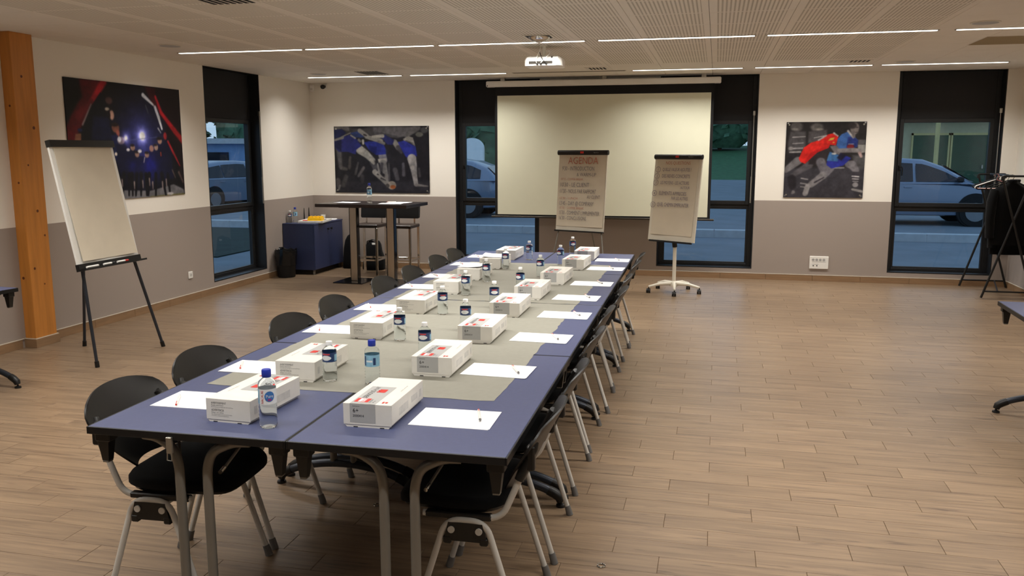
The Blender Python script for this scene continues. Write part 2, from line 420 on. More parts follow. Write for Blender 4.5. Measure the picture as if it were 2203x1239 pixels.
WB = [(-3.665, -2.43), (-.77, .51), (2.22, 3.46)]      # window openings in the back wall
WL = (9.219, 10.50)                                     # and in the left wall
SILL = .14
m = MB(); xs = [XL-.25] + [q for w in WB for q in w] + [XR+.25]
for i in range(0, len(xs), 2): m.span((xs[i], YB, 0), (xs[i+1], YB+.3, ZC+.03))
for a, b in WB: m.span((a, YB, 0), (b, YB+.3, SILL))
structure('wall_back', m, PAINT)
m = MB().span((XL-.25, YF, 0), (XL, WL[0], ZC+.03)).span((XL-.25, WL[1], 0), (XL, YB, ZC+.03)).span((XL-.25, WL[0], 0), (XL, WL[1], SILL))
structure('wall_left', m, PAINT)
structure('wall_right', MB().span((XR, YF, 0), (XR+.25, YB, ZC+.03)), PAINT)
structure('wall_front', MB().span((XL-.25, YF-.25, 0), (XR+.25, YF, ZC+.03)), UNSEEN_DARK)  # unseen wall behind the camera, made dark so less light bounces back

# skirting of wood-look tiles, a bead of caulk on top
def skirting(name, segs):
    root = None
    for a, b, n in segs:                 # along a-b, n = inward normal
        a = Vector((*a, 0)); b = Vector((*b, 0)); L = (b-a).length; t = (b-a)/L; nn = Vector((*n, 0))
        m = MB(); c = (a+b)/2+nn*.006; m.box((c.x, c.y, .081), (abs(t.x)*L+abs(nn.x)*.012, abs(t.y)*L+abs(nn.y)*.012, .006))
        o = m.build(name if root is None else 'caulk_line', CAULK, root, 0)
        if root is None: root = tag(o, kind='structure')
        d = 0
        while d < L-.02:
            e = min(d+.6, L); c = a+t*((d+e)/2)+nn*.005; l = e-d-.003
            MB().box((c.x, c.y, .039), (abs(t.x)*l+abs(nn.x)*.010, abs(t.y)*l+abs(nn.y)*.010, .078), .001).build('tile', SKIRT, root, 0)
            d = e
skirting('baseboard_back', [((XL+.012, YB), (XR-.012, YB), (0, -1))])
skirting('baseboard_left', [((XL, 2.0), (XL, 6.22), (1, 0)), ((XL, 6.515), (XL, YB), (1, 0))])
skirting('baseboard_right', [((XR, 8.0), (XR, YB-.012), (-1, 0))])

# ceiling: void above, 0.6 m tiles, a field of slotted ones in the middle
ceiling = structure('ceiling', MB().span((XL-.25, YF-.25, ZC+.03), (XR+.25, YB+.3, ZC+.2)), CEIL_BACK)
PX0, PX1, PY1 = -4.89, 1.71, 10.25
tm = {}
rest = MB()
ix = range(-10, 8)
for jy in range(-23, 4):
    for i in ix:
        xa, xb = max(-.09+.6*i, XL), min(.51+.6*i, XR); ya, yb = max(PY1+.6*jy, YF), min(PY1+.6*(jy+1), YB)
        if xb-xa < .02 or yb-ya < .02: continue
        slot = (-.09+.6*i > PX0-.1) and (.51+.6*i < PX1+.1) and PY1+.6*(jy+1) < PY1+.1
        d = (round(xb-xa-.003, 3), round(yb-ya-.003, 3), .012); c = ((xa+xb)/2, (ya+yb)/2, ZC+.006)
        if yb < 4.4: rest.box(c, d); continue
        key = (d, slot)
        if key not in tm: tm[key] = MB().box((0, 0, 0), d, .0015).mesh('ceiling_tile', SLOTTED if slot else CEIL, 0)
        o = bpy.data.objects.new('slotted_tile' if slot else 'plain_tile', tm[key]); COL.objects.link(o); o.parent = ceiling; o.location = c
tag(rest.build('plain_tile', CEIL, ceiling, 0), kind='stuff')

# varnished pine post on the left wall
post = thing('trim_1', 'varnished pine post against the left wall, knots showing', 'post', (XL+.055, 6.37, 0)); post['kind'] = 'structure'
MB().span((-.055, -.125, .082), (.055, .125, ZC), .003).build('post_timber', PINE, post)
m = MB()
for y, z, r in ((-.03, 2.35, .012), (.06, 1.92, .015), (-.04, 1.6, .009), (.02, 1.2, .013), (.08, .98, .01), (-.07, .7, .012), (.03, .55, .008)):
    m.disc((.0552, y, z), r, .0012, 'x', 12)
for x, z, r in ((.02, 1.45, .01), (-.02, .62, .013), (.0, 2.1, .01)): m.disc((x, -.1252, z), r, .0012, 'y', 12)
m.build('knot', KNOT, post)
m = MB().span((-.055, -.14, 0), (.07, .14, .078), .001); m.build('plinth_tile', SKIRT, post)
MB().span((-.055, -.135, .078), (.064, .135, .083)).build('caulk_line', CAULK, post)

# ------------------------------------------------------------------ windows
def window(n, loc, rz, w, rod=True, depth=.15):
    """local x along the wall, local y outwards, opening w wide from SILL to the ceiling"""
    root = bpy.data.objects.new('window_%d' % n, None); COL.objects.link(root); root.location = loc; root.rotation_euler = (0, 0, rz); root['kind'] = 'structure'
    D = depth; h0, h1 = SILL, ZC
    m = MB().span((0, 0, h0), (.012, D+.06, h1)).span((w-.012, 0, h0), (w, D+.06, h1)).span((0, .001, h1), (w, D+.15, h1+.028)).span((.012, 0, h0), (w-.012, D+.06, h0+.014)); m.build('reveal_lining', ANTH, root)
    m = MB().span((.012, D, h0+.014), (.07, D+.07, h1), .003).span((w-.07, D, h0+.014), (w-.012, D+.07, h1), .003).span((.07, D, h0+.014), (w-.07, D+.07, .19), .003)
    m.build('frame', ANTH, root)
    MB().span((.07, D, .955), (w-.07, D+.07, 1.02), .003).build('mullion', ANTH, root)
    MB().span((.07, D-.005, 2.12), (w-.07, D+.07, h1), .002).build('blind_panel', BLIND, root)
    def ring(m, x0, x1, z0, z1, t, ya, yb):
        return m.span((x0, ya, z0), (x0+t, yb, z1), .003).span((x1-t, ya, z0), (x1, yb, z1), .003).span((x0+t, ya, z0), (x1-t, yb, z0+t), .003).span((x0+t, ya, z1-t), (x1-t, yb, z1), .003)
    ring(MB(), .065, w-.065, 1.0, 2.125, .05, D-.018, D+.05).build('sash', ANTH, root)
    ring(MB(), .07, w-.07, .185, .96, .025, D+.005, D+.05).build('glazing_bead', ANTH, root)
    MB().span((.11, D+.025, 1.045), (w-.11, D+.03, 2.08)).build('pane', PANE, root, 0)
    MB().span((.09, D+.025, .205), (w-.09, D+.03, .94)).build('pane', PANE, root, 0)
    m = MB().box((.09, D-.022, 1.5), (.022, .012, .07), .003).tube([(.09, D-.03, 1.515), (.09, D-.055, 1.515), (.115, D-.058, 1.512), (.122, D-.058, 1.49), (.122, D-.058, 1.40)], .008, 8)
    m.build('handle', BLKP, root)
    if rod:
        x = w-.05
        m = MB().box((x, -.012, 2.21), (.03, .03, .06), .004).tube([(x, -.012, 2.2), (x, -.016, 1.4), (x-.002, -.016, 1.36)], .0055, 8).tube([(x-.002, -.016, 1.38), (x-.004, -.018, 1.03)], .009, 8)
        m.build('crank_rod', ALU, root)
    return root
window(1, (XL, WL[0], 0), R(90), WL[1]-WL[0], depth=.14)
window(2, (WB[0][0], YB, 0), 0, WB[0][1]-WB[0][0], rod=False)
window(3, (WB[1][0], YB, 0), 0, WB[1][1]-WB[1][0])
window(4, (WB[2][0], YB, 0), 0, WB[2][1]-WB[2][0])

# ------------------------------------------------------------------ recessed LED line lights
def led(xa, xb, y, label, group, on=True, watts=1.0):
    L = xb-xa
    t = thing('ceiling_light', label, 'light', ((xa+xb)/2, y, ZC), 0, group)
    m = MB()
    m.box((0, 0, -.002), (L, .056, .004), .001); m.build('light_frame', ALU, t)
    MB().box((0, 0, -.0048), (L-.03, .036, .005), .002).build('diffuser', DIFF if on else DIFF_OFF, t)
    if on:
        ld = bpy.data.lights.new('led_strip', 'AREA'); ld.shape = 'RECTANGLE'; ld.size = L-.05; ld.size_y = .034; ld.energy = LED_WATTS*watts*L/1.37; ld.color = LED_COLOR; ld.spread = LED_SPREAD
        lo = bpy.data.objects.new('led_strip', ld); COL.objects.link(lo); lo.parent = t; lo.location = (0, 0, -.012)
    return t
SEG1 = [(-5.41, -4.02), (-4.0, -2.65), (-2.62, -1.2), (-1.1, .30), (.38, 1.77), (1.89, 3.28)]
SEG2 = [(-5.47, -4.10), (-4.0, -2.67), (-2.60, -1.14), (-1.07, .28), (.40, 1.75), (1.83, 3.19)]
for i, (a, b) in enumerate(SEG1): led(a, b, 8.02, 'slim lit ceiling strip before the projector, %s from the left' % ORD[i], 'front row of light strips')
for i, (a, b) in enumerate(SEG2):
    led(a, b, 11.02, 'slim %s ceiling strip near the back wall, %s from the left' % ('lit' if i != 2 else 'unlit', ORD[i]), 'back row of light strips', i != 2)
for r, (y, k) in enumerate(((4.72, 1.0), (2.04, .7), (-.95, .25))):
    for i, (a, b) in enumerate(SEG1):
        led(a, b, y, 'slim ceiling strip %s, %s from the left' % (('over the nearer half of the table', 'over the near table end', 'behind the viewpoint')[r], ORD[i]), 'light strips overhead', watts=k)
# ------------------------------------------------------------------ folding tables
TW, TL = .773, 1.408
def make_table():
    t = thing('folding_table', 'x', 'table', (0, 0, 0), 0)
    MB().span((-TW/2+.006, -TL/2+.006, TOP-.026), (TW/2-.006, TL/2-.006, TOP), .0015).build('tabletop', LAM, t)
    m = MB()
    for s in (-1, 1):
        m.span((s*TW/2, -TL/2, TOP-.028), (s*(TW/2-.006), TL/2, TOP-.0004), .0015)
        m.span((-TW/2+.006, s*TL/2, TOP-.028), (TW/2-.006, s*(TL/2-.006), TOP-.0004), .0015)
    m.build('edge_band', EDGE, t)
    for s in (-1, 1):
        MB().span((s*(TW/2-.10), -TL/2+.12, TOP-.056), (s*(TW/2-.075), TL/2-.12, TOP-.0265), .002).build('side_rail', EDGE, t)
    for e in (-1, 1):
        y = e*(TL/2-.05)
        f = MB().tube([(x, y, .045+.088*(1-(x/.35)**2)**.8 if abs(x) < .35 else .045) for x in [-.315+.63*k/16 for k in range(17)]], .021, 12)
        foot = f.build('arched_foot', STEELD, t)
        for s in (-1, 1):
            m = MB().tube([(s*.29, y, .045+.088*(1-(.29/.35)**2)**.8), (s*.32, y, .066), (s*.345, y, .048), (s*.352, y, .026)], [.024, .025, .024, .02], 12)
            m.lathe([(.006, .03), (.008, .016), (.022, .012), (.024, 0)], 14, (s*.352, y, 0), True, True); m.build('end_cap', BLKP, foot)
        for s in (-1, 1):
            pts = fillet([(s*.055, y, .118), (s*.055, y, .60), (s*.075, y-e*.005, .662), (s*.15, y-e*.02, TOP-.045), (s*.21, y-e*.03, TOP-.045)], .06, 5)
            MB().tube(pts, .0175, 12).build('leg', GREYD, t)
        MB().span((-.29, y-e*.055, TOP-.05), (.29, y-e*.015, TOP-.0265), .002).build('leg_bracket', EDGE, t)
        for s in (-1, 1):
            m = MB().tube([(s*.16, y-e*.16, TOP-.03), (s*.09, y-e*.06, .585), (s*.083, y-e*.045, .575)], .0055, 8); b = m.build('brace_rod', GREYD, t)
            MB().tube([(s*.09, y-e*.06, .585), (s*.082, y-e*.045, .572), (s*.082, y-e*.035, .572)], .0075, 8).build('rod_tip', CHROME, b)
        for s in (-1, 1):
            x = s*(TW/2-.045); yy = e*(TL/2-.045)
            m = MB().box((x, yy, TOP-.045), (.06, .05, .034), .004)
            m.loft([[(x-a, yy-b, z), (x+a, yy-b, z), (x+a, yy+b, z), (x-a, yy+b, z)] for a, b, z in ((.010, .012, TOP-.142), (.013, .014, TOP-.135), (.022, .02, TOP-.06))])
            c = m.build('corner_link', BLKP, t)
            MB().box((x, yy, TOP-.140), (.024, .028, .006), .001).build('link_plate', GREYD, c)
    return t
T0 = make_table(); used = []
for r in range(4):
    for cix in range(2):
        lab = 'blue-topped folding table, %s pair from the camera end, %s column' % (ORD[r], ('left', 'right')[cix])
        again(T0, used, TP(.3875+.775*cix, TL/2+.002+r*1.412, 0), T_ROT, lab, 'blue folding tables of the long table')
FIRST = used[0]
m = MB().box((-.052, -TL/2-.004, TOP-.045), (.022, .012, .06), .002).tube([(-.058, -TL/2-.008, TOP-.06), (-.060, -TL/2-.01, TOP-.098), (-.042, -TL/2-.01, TOP-.1), (-.042, -TL/2-.008, TOP-.06)], .0022, 6)
m.build('latch', ALU, FIRST, origin=None)
for lab, (cx, cy), rz in (('blue folding table by the pine post, cut off by the left edge', (-4.90, 5.15), R(-6)), ('blue folding table before the coat rack, cut off by the right edge', (1.83, 6.13), R(-2.5))):
    s = 1 if cx < 0 else -1                              # corner: far right one of the left table, far left one of the right table
    c, q = math.cos(rz), math.sin(rz); ox, oy = -s*TW/2, -TL/2
    o = again(T0, used, (cx+ox*c-oy*q, cy+ox*q+oy*c, 0), rz, lab, 'side tables')

# ------------------------------------------------------------------ chairs
def make_chair():
    t = thing('meeting_chair', 'x', 'chair')
    # backrest shell: curved, narrower at the foot, arched top
    def back(u, v):
        s = 2*u-1; w = .135+.117*math.sin(min(1, v/.78)*math.pi/2) - (.045*((v-.78)/.22)**2 if v > .78 else 0)
        z = .525+v*(.288-.035*abs(s)**2.6)
        x = -.165-.125*v-.02*v*v + .05*abs(s)**2
        return (x, s*w, z)
    MB().sheet(back, 18, 14, .007, True).build('backrest', BLKP, t, 50)
    n = 32
    def ring(z, k, drop=1):
        q = []
        for i in range(n):
            a = 2*math.pi*i/n; ca, sa = math.cos(a), math.sin(a)
            x = .068+k*.215*math.copysign(abs(ca)**.45, ca); y = k*.232*math.copysign(abs(sa)**.45, sa)*(1-.10*max(0, (x-.068)/.215))
            dz = -.02*max(0, (x-.148)/.13)**2*drop + .01*max(0, (-.05-x)/.1)
            q.append((x, y, z+dz))
        return q
    MB().loft([ring(.470, .95), ring(.476, 1), ring(.494, 1.0), ring(.506, .965), ring(.510, .88), ring(.507, .6), ring(.505, .3)]).build('seat', BLKF, t, 60)
    MB().loft([ring(.455, .80), ring(.458, .93), ring(.4695, .95)]).build('seat_shell', BLKP, t, 60)
    for s in (-1, 1):
        y = s*.222
        pts = fillet([(.16, y, .446), (-.125, y, .446), (-.190, y*.98, .60)], .05, 6)
        fr = MB().tube(pts, .0115, 12).build('back_tube', GREY, t)
        m = MB().tube([(-.186, y*.98, .592), (-.232, y*.9, .705), (-.238, y*.86, .725)], [.017, .0185, .014], 12); m.box((-.226, y*.93, .672), (.03, .035, .09), .006); m.build('sleeve', BLKP, fr)
        y = s*.238
        pts = fillet([(.203, s*.25, .02), (.072, y, .436), (-.072, y, .436), (-.203, s*.25, .02)], .055, 7)
        leg = MB().tube(pts, .0115, 12).build('leg_frame', GREY, t)
        for k in (-1, 1): MB().tube([(k*.208, s*.2504, 0), (k*.203, s*.25, .02), (k*.195, s*.249, .046)], [.0165, .0155, .0145], 12).build('foot_cap', CAPG, leg)
        br = MB().loft([[(-.078, y-.012, .362), (.078, y-.012, .362), (.062, y-.012, .43), (-.062, y-.012, .43)][::s], [(-.078, y+.012, .362), (.078, y+.012, .362), (.062, y+.012, .43), (-.062, y+.012, .43)][::s]]).box((-.066, y, .364), (.03, .028, .03), .005).box((.066, y, .364), (.03, .028, .03), .005).build('bracket', BLKP, t)
        for k in (-1, 1): MB().disc((k*.05, y+s*.0145, .404), .0125, .006, 'y', 16).build('bracket_cap', GREY, br)
        MB().span((-.09, s*.205, .436), (.15, s*.236, .458), .004).build('seat_clamp', BLKP, t)
    MB().tube([(0, -.236, .385), (0, .236, .385)], .009, 8).build('cross_tube', GREY, t)
    return t
C0 = make_chair(); cu = []
for i, y in enumerate((.338, .905, 1.765, 2.41, 3.27, 3.88, 4.605, 5.145)):
    again(C0, cu, TP(.155+(.012, 0, .01, -.005, 0, .01, 0, 0)[i], y, 0), T_ROT+R((1.5, 0, -2, 1, 0, 1, -1, 0)[i]), 'black chair on grey tube legs, %s from the camera along the left table edge' % ORD[i], 'chairs along the left edge')
for i, y in enumerate((.41, 1.02, 1.765, 2.395, 3.165, 3.76, 4.61, 5.19)):
    again(C0, cu, TP(1.362+(0, .006, 0, -.01, .01, -.006, 0, 0)[i], y, 0), T_ROT+R(180+(0, 1, -1, 0, 1.5, 0, -1, 0)[i]), 'black chair on grey tube legs, %s from the camera along the right table edge' % ORD[i], 'chairs along the right edge')

# ------------------------------------------------------------------ paper runners on the table
def runner(y0, y1, x0, x1, label, seed):
    rr = random.Random(seed); n = 44
    jl = [rr.uniform(-.006, .006) for _ in range(n+1)]; jr = [rr.uniform(-.006, .006) for _ in range(n+1)]; je = [rr.uniform(-.007, .007) for _ in range(2*23)]
    
    def f(u, v):
        i = min(n, int(round(v*n))); k = int(round(u*20))
        xa, xb = x0[0]+(x0[1]-x0[0])*v+jl[i], x1[0]+(x1[1]-x1[0])*v+jr[i]
        y = y0+(y1-y0)*v
        if v == 0: y += je[k]
        if v == 1: y += je[22+k]
        return (xa+(xb-xa)*u, y, .0012)
    o = MB().sheet(f, 20, n, .0007).build('paper_runner', RUN, None, 0); o.location = TP(0, 0, TOP); o.rotation_euler = (0, 0, T_ROT)
    return tag(o, label, 'paper', 'paper runners down the table')
runner(.605, 2.812, (.113, .150), (1.362, 1.386), 'grey paper runner on the table half nearer the camera', 3)
runner(2.828, 4.79, (.132, .160), (1.389, 1.408), 'grey paper runner on the table half nearer the screen', 5)

# ------------------------------------------------------------------ white kit boxes
BW, BL, BH = .182, .355, .087
def make_box():
    t = thing('kit_box', 'x', 'box')
    x, y, h, c = BW/2, BL/2, BH, .012
    prof = [(-x+c, 0), (x-c, 0), (x, c*1.2), (x, h), (-x, h), (-x, c*1.2)]
    body = MB().loft([[(a, -y, z) for a, z in prof], [(a, y, z) for a, z in prof]]).build('carton', CARD, t, 0)
    m = MB().span((-x+.001, -y-.0012, .010), (x-.001, -y, h-.0005)); m.build('end_flap', CARD, t, 0)
    m = MB().span((-x+.001, y, .010), (x-.001, y+.0012, h-.0005)); m.build('end_flap', CARD, t, 0)
    m = MB().span((-x-.0006, -y+.002, .014), (-x, y-.002, h-.001)).span((x, -y+.002, .014), (x+.0006, y-.002, h-.001)); m.build('side_panel', CARD, t, 0)
    m = MB()
    for px in (-.045, .055): m.span((px-.008, -y-.002, 0), (px+.008, -y+.004, .003)).span((px-.008, y-.004, 0), (px+.008, y+.002, .003))
    m.build('lock_tab', INK, t, 0)['kind'] = 'stuff'
    top = lambda u, v: (-x+u*BW, -y+v*BL, h+.0005)
    def quad(mb, u0, v0, u1, v1, dz=0.0): mb.add([(p[0], p[1], p[2]+dz) for p in (top(u0, v0), top(u1, v0), top(u1, v1), top(u0, v1))], [(0, 1, 2, 3)])
    m = MB(); quad(m, .14, .0, .67, .64); m.build('top_print', CARDG, t, 0)
    m = MB(); F = -y-.0016
    m.add([(-x+.14*BW, F, .2*h), (-x+.67*BW, F, .2*h), (-x+.67*BW, F, h), (-x+.14*BW, F, h)], [(0, 1, 2, 3)]); m.build('label_print', CARDG, t, 0)
    # red logo block, brick picture, small badge
    m = MB(); quad(m, .18, .055, .47, .185, .0003); lg = m.build('logo_print', RED, t, 0)
    logo = lambda a, b: (-x+.345*BW-b, -y+.062*BL+a, h+.0011)
    MB().add([(p[0], p[1], h+.0009) for p in (top(.255, .065), top(.395, .065), top(.395, .175), top(.255, .175))], [(0, 1, 2, 3)]).build('logo_patch', LABW, lg, 0)
    lettering([('LEGO', 0, -.010, .016, .037)], logo).build('logo_lettering', RED, lg, 0)['kind'] = 'stuff'
    m = MB(); quad(m, .76, .05, .80, .105, .0004); quad(m, .82, .06, .87, .10, .0004); m.build('badge_print', RED, t, 0)['kind'] = 'stuff'
    m = MB(); cx, cy = .50, .475
    m.add([(top(cx+.085*a, cy+.062*b)[0], top(cx+.085*a, cy+.062*b)[1], h+.0009) for a, b in ((-1, -.9), (.55, -1), (.75, -.7), (.75, .9), (.5, 1), (-.7, 1), (-1, .8))], [tuple(range(7))])
    br = m.build('brick_print', RED, t, 0)
    m = MB()
    for k in range(4): q = top(.40+.02*(k % 2), .43+.029*k); m.disc((q[0], q[1], h+.0012), .0042, .0008, 'z', 10)
    m.build('stud_print', RED, br, 0)['kind'] = 'stuff'
    # lettering: along the length on the lid, upright on the ends
    along = lambda a, b: (-x+.34*BW-b, -y+.2*BL+a, h+.0009)
    m = lettering([('SERIOUS', 0, 0, .019, .098)], along); m.v += lettering([('6+', 0, 0, .013, None)], lambda a, b: (0, 0, 0)).v[:0]
    front = lambda a, b: (-x+.20*BW+a, F-.0004, b)
    k = lettering([('6+', 0, .055, .015, None), ('2000414', 0, .0385, .009, .042), ('Spielmaterial', 0, .0765, .0035, .026)], front); m.add(k.v, k.f)
    m.build('lettering', INK, t, 0)['kind'] = 'stuff'
    m = lettering([('PLAY', .104, 0, .016, .045), ('STARTER KIT', -.056, -.034, .007, .045), ('219 pcs', -.056, -.046, .006, .03)], along)
    lid = lambda a, b: (-x+.86*BW-b, -y+.50*BL+a, h+.0009)
    k = lettering([('serious fun, serious results', 0, 0, .005, .08)], lid); m.add(k.v, k.f)
    fine = [('AVERTISSEMENT', 0, .068, .0075, .062), ('Petits elements', 0, .061, .0045, .05), ('Ne convient pas aux enfants de moins de 36 mois', 0, .055, .0035, .09), ('ADVERTENCIA', 0, .041, .0085, .052), ('Peligro de asfixia', 0, .0335, .0045, .05), ('No conviene para menores de 36 meses', 0, .0275, .0035, .085), ('Contiene piezas pequenas', 0, .0222, .003, .07)]
    k = lettering(fine, lambda a, b: (x-.022-a, y+.0016, b)); m.add(k.v, k.f)
    m.build('grey_lettering', INKG, t, 0)['kind'] = 'stuff'
    m = MB()
    for yy, zz, ly, lz in ((-.05, .042, .10, .030), (.07, .048, .07, .024), (.143, .046, .02, .03)):
        for s in (-1, 1): m.box((s*(x+.0008), yy*s*-1 if s < 0 else yy, zz), (.0004, ly, lz))
    m.build('side_print', CARDL, t, 0)['kind'] = 'stuff'
    return t
B0 = make_box(); bu = []
BXR = [(.905, .197, 0), (.917, .915, 0), (.934, 1.597, 0), (.931, 2.303, 0), (.947, 2.935, -1), (.999, 3.62, -2), (1.034, 4.44, -3), (1.046, 5.075, -1)]
BXL = [(.391, .150, -3), (.372, .717, 0), (.351, 1.577, 0), (.351, 2.293, 0), (.352, 3.04, 0), (.335, 3.705, -2), (.345, 4.36, -2), (.340, 4.985, -1)]
for side, rows in (('right', BXR), ('left', BXL)):
    for i, (x, y, a) in enumerate(rows):
        rz = R(a); c, s = math.cos(rz), math.sin(rz); ox, oy = BW/2, BL/2
        z = TOP if y > 4.8 or (i == 0) else TOP+.0014
        p = TP(x+ox*c-oy*s, y+ox*s+oy*c, z)
        lab = ('white card box with 6+ label on its end, %s from the camera, right row' if side == 'right' else 'white card box with warning text on its end, %s from the camera, left row') % ORD[i]
        again(B0, bu, p, T_ROT+rz+(0 if side == 'right' else math.pi), lab, 'white kit boxes in the %s row' % side)

# ------------------------------------------------------------------ bottles
def ring_patch(mb, r, z0, z1, a0, a1, n=10):
    mb.sheet(lambda u, v: (r*math.cos(a0+(a1-a0)*u), r*math.sin(a0+(a1-a0)*u), z0+(z1-z0)*v), n, 1); return mb
def small_bottle():
    t = thing('water_bottle', 'x', 'bottle')
    prof = [(.020, .003), (.024, 0), (.029, .003), (.031, .010), (.031, .022), (.0298, .026), (.031, .030), (.031, .042), (.0298, .046), (.031, .050), (.031, .062), (.0298, .066), (.031, .070), (.031, .080), (.030, .084), (.030, .128), (.031, .131), (.0285, .137), (.020, .147), (.0125, .153), (.0115, .158), (.0115, .162)]
    MB().lathe(prof, 24).build('bottle_body', WATER, t, 60)
    MB().lathe([(.0135, .155), (.014, .157), (.0135, .158), (.0142, .1585), (.0142, .170), (.0132, .172)], 20).build('cap', CAPW, t, 40)
    lb = ring_patch(MB(), .0306, .086, .1265, 0, 2*math.pi, 28).build('label', LABB, t, 60)
    m = MB()
    for a in (-math.pi/2, math.pi/2):
        m.sheet(lambda u, v: ((.0309)*math.cos(a+(u-.5)*1.5*(1-.7*abs(2*v-1)**2)), .0309*math.sin(a+(u-.5)*1.5*(1-.7*abs(2*v-1)**2)), .0935+.021*v), 8, 6)
    m.build('label_oval', LABW, lb, 60)['kind'] = 'stuff'
    m = MB(); ring_patch(m, .0309, .117, .123, -math.pi/2-.55, -math.pi/2+.55); ring_patch(m, .0309, .117, .123, .4, 1.4); m.build('label_red', LABR, lb, 60)['kind'] = 'stuff'
    m = MB(); ring_patch(m, .0309, .09, .118, -.35, .55); ring_patch(m, .0309, .09, .118, 2.5, 3.3); m.build('label_picture', LABL, lb, 60)['kind'] = 'stuff'
    return t
def tall_bottle(h=.212, letter=True):
    t = thing('water_bottle', 'x', 'bottle')
    k = h/.212
    prof = [(.018, .005), (.024, 0), (.029, .004), (.032, .012), (.032, .022), (.030, .028), (.0322, .034), (.0305, .042), (.0322, .048), (.0305, .056), (.0322, .062), (.0305, .070), (.032, .076), (.031, .088), (.031, .146), (.032, .150), (.0315, .160), (.028, .170), (.019, .178), (.013, .183), (.0125, .186), (.0125, .192)]
    MB().lathe([(r, z*k) for r, z in prof], 24).build('bottle_body', WATER, t, 60)
    MB().lathe([(.0155, .184*k), (.0165, .186*k), (.0165, .209*k), (.015, h)], 24).build('cap', CAPB, t, 40)
    lb = ring_patch(MB(), .0316, .090*k, .145*k, 0, 2*math.pi, 28).build('label', LABW if letter else LABL, t, 60)
    if letter:
        m = MB(); ring_patch(m, .0319, .091*k, .144*k, -2.75, -2.1, 6); m.build('label_blue', LABL, lb, 60)
        c = -.88
        m = MB().sheet(lambda u, v: (.0320*math.cos(c+.56*u**.5*math.cos(2*math.pi*v)), .0320*math.sin(c+.56*u**.5*math.cos(2*math.pi*v)), .119+.019*u**.5*math.sin(2*math.pi*v)), 4, 20, flip=True); m.build('label_badge', BADGE, lb, 60)
        m = MB().sheet(lambda u, v: (.0323*math.cos(c+.40*(u-.5)), .0323*math.sin(c+.40*(u-.5)), .104+.007*v), 4, 1); m.build('badge_wave', LABM, lb, 60)
        cyl = lambda a0, z0: (lambda a, b: (.0325*math.cos(a0+a/.0325), .0325*math.sin(a0+a/.0325), z0+b))
        lettering([('Pure', 0, 0, .011, .026)], cyl(c-.40, .115)).build('lettering', LABW, lb, 0)
        vert = lambda a, b: (.0322*math.cos(-1.55-b/.0322), .0322*math.sin(-1.55-b/.0322), .093+a)
        lettering([('NACALAS', 0, 0, .010, .048)], vert).build('red_lettering', LABR, lb, 0)
        m = MB()
        for q in range(7): ring_patch(m, .0322, .094+.004*q, .0965+.004*q, -2.7, -2.45, 3)
        m.build('barcode', CAPB, lb, 0)['kind'] = 'stuff'
    else:
        m = MB(); ring_patch(m, .0319, .095*k, .14*k, -2.4, -2.1, 4); ring_patch(m, .0319, .098*k, .132*k, -1.05, -.7, 4); m.build('label_blue', LABB, lb, 60)['kind'] = 'stuff'
        m = MB(); ring_patch(m, .0319, .112*k, .120*k, -2.0, -1.15, 8); ring_patch(m, .0319, .093*k, .10*k, -2.6, -2.42, 3); m.build('label_white', LABW, lb, 60)['kind'] = 'stuff'
    return t
tb = tall_bottle(); tb.location = TP(.645, .135); tb.rotation_euler = (0, 0, T_ROT+R(2)); tb['label'] = 'taller water bottle with blue cap and round badge beside the nearest left box'; tb['group'] = 'water bottles on the long table'
b3 = tall_bottle(.19, False); b3.location = TP(.80, .75, TOP+.0014); b3['label'] = 'water bottle with blue cap and pale blue label behind the nearest right box'; b3['group'] = 'water bottles on the long table'
S0 = small_bottle(); su = []
LB = [(.60, .765, 'second'), (.625, 1.585, 'third'), (.635, 2.325, 'fourth'), (.590, 3.02, 'fifth'), (.575, 3.67, 'sixth'), (.563, 4.385, 'seventh'), (.640, 5.035, 'eighth')]
RB = [(.873, 1.24, 'second'), (.893, 1.905, 'third'), (.894, 2.585, 'fourth'), (.922, 3.26, 'fifth'), (.930, 4.0, 'sixth'), (.974, 4.735, 'seventh'), (.972, 5.49, 'eighth')]
ru = random.Random(11)
for side, rows in (('left', LB), ('right', RB)):
    for x, y, n in rows:
        again(S0, su, TP(x, y, TOP+(.0014 if y < 4.8 else 0)), ru.uniform(-.5, .5), 'small white-capped water bottle beside the %s box of the %s row' % (n, side), 'water bottles on the long table')

# ------------------------------------------------------------------ paper and pens
def make_paper():
    t = thing('paper_sheets', 'x', 'paper')
    MB().span((-.1485, -.105, 0), (.1485, .105, .0016)).build('sheet_stack', SHEET, t, 0)
    MB().box((.003, .002, .0019), (.297, .21, .0004), rz=R(.8)).build('top_sheet', SHEET, t, 0)
    return t
def make_pen():
    t = thing('pen', 'x', 'pen')                          # lies along local x, tip at +x
    MB().tube([(-.066, 0, .006), (-.06, 0, .006), (.05, 0, .006)], [.0035, .0052, .0052], 10).build('barrel', WHITEP, t)
    MB().tube([(.05, 0, .006), (.062, 0, .006), (.07, 0, .006)], [.0050, .0028, .0008], 10).build('tip', CAPG, t)
    MB().box((-.052, 0, .0116), (.024, .0026, .0016), .0005).build('clip', RED, t)
    MB().tube([(-.073, 0, .006), (-.066, 0, .006)], .0032, 8).build('button', RED, t)
    return t
P0 = make_paper(); pu = []; N0 = make_pen(); nu = []
PR = [(1.125, .258, 0), (1.118, .975, -3), (1.186, 1.685, -3), (1.21, 2.338, -2), (1.193, 2.967, -3), (1.221, 3.607, -2), (1.233, 4.452, -3), (1.236, 5.04, 0)]
PLL = [(.070, .273, 0), (.046, .80, 0), (.037, 1.655, 2), (.050, 2.344, 0), (.030, 3.205, 2), (.033, 3.762, 0), (.04, 4.505, 0), (.040, 5.08, 0)]
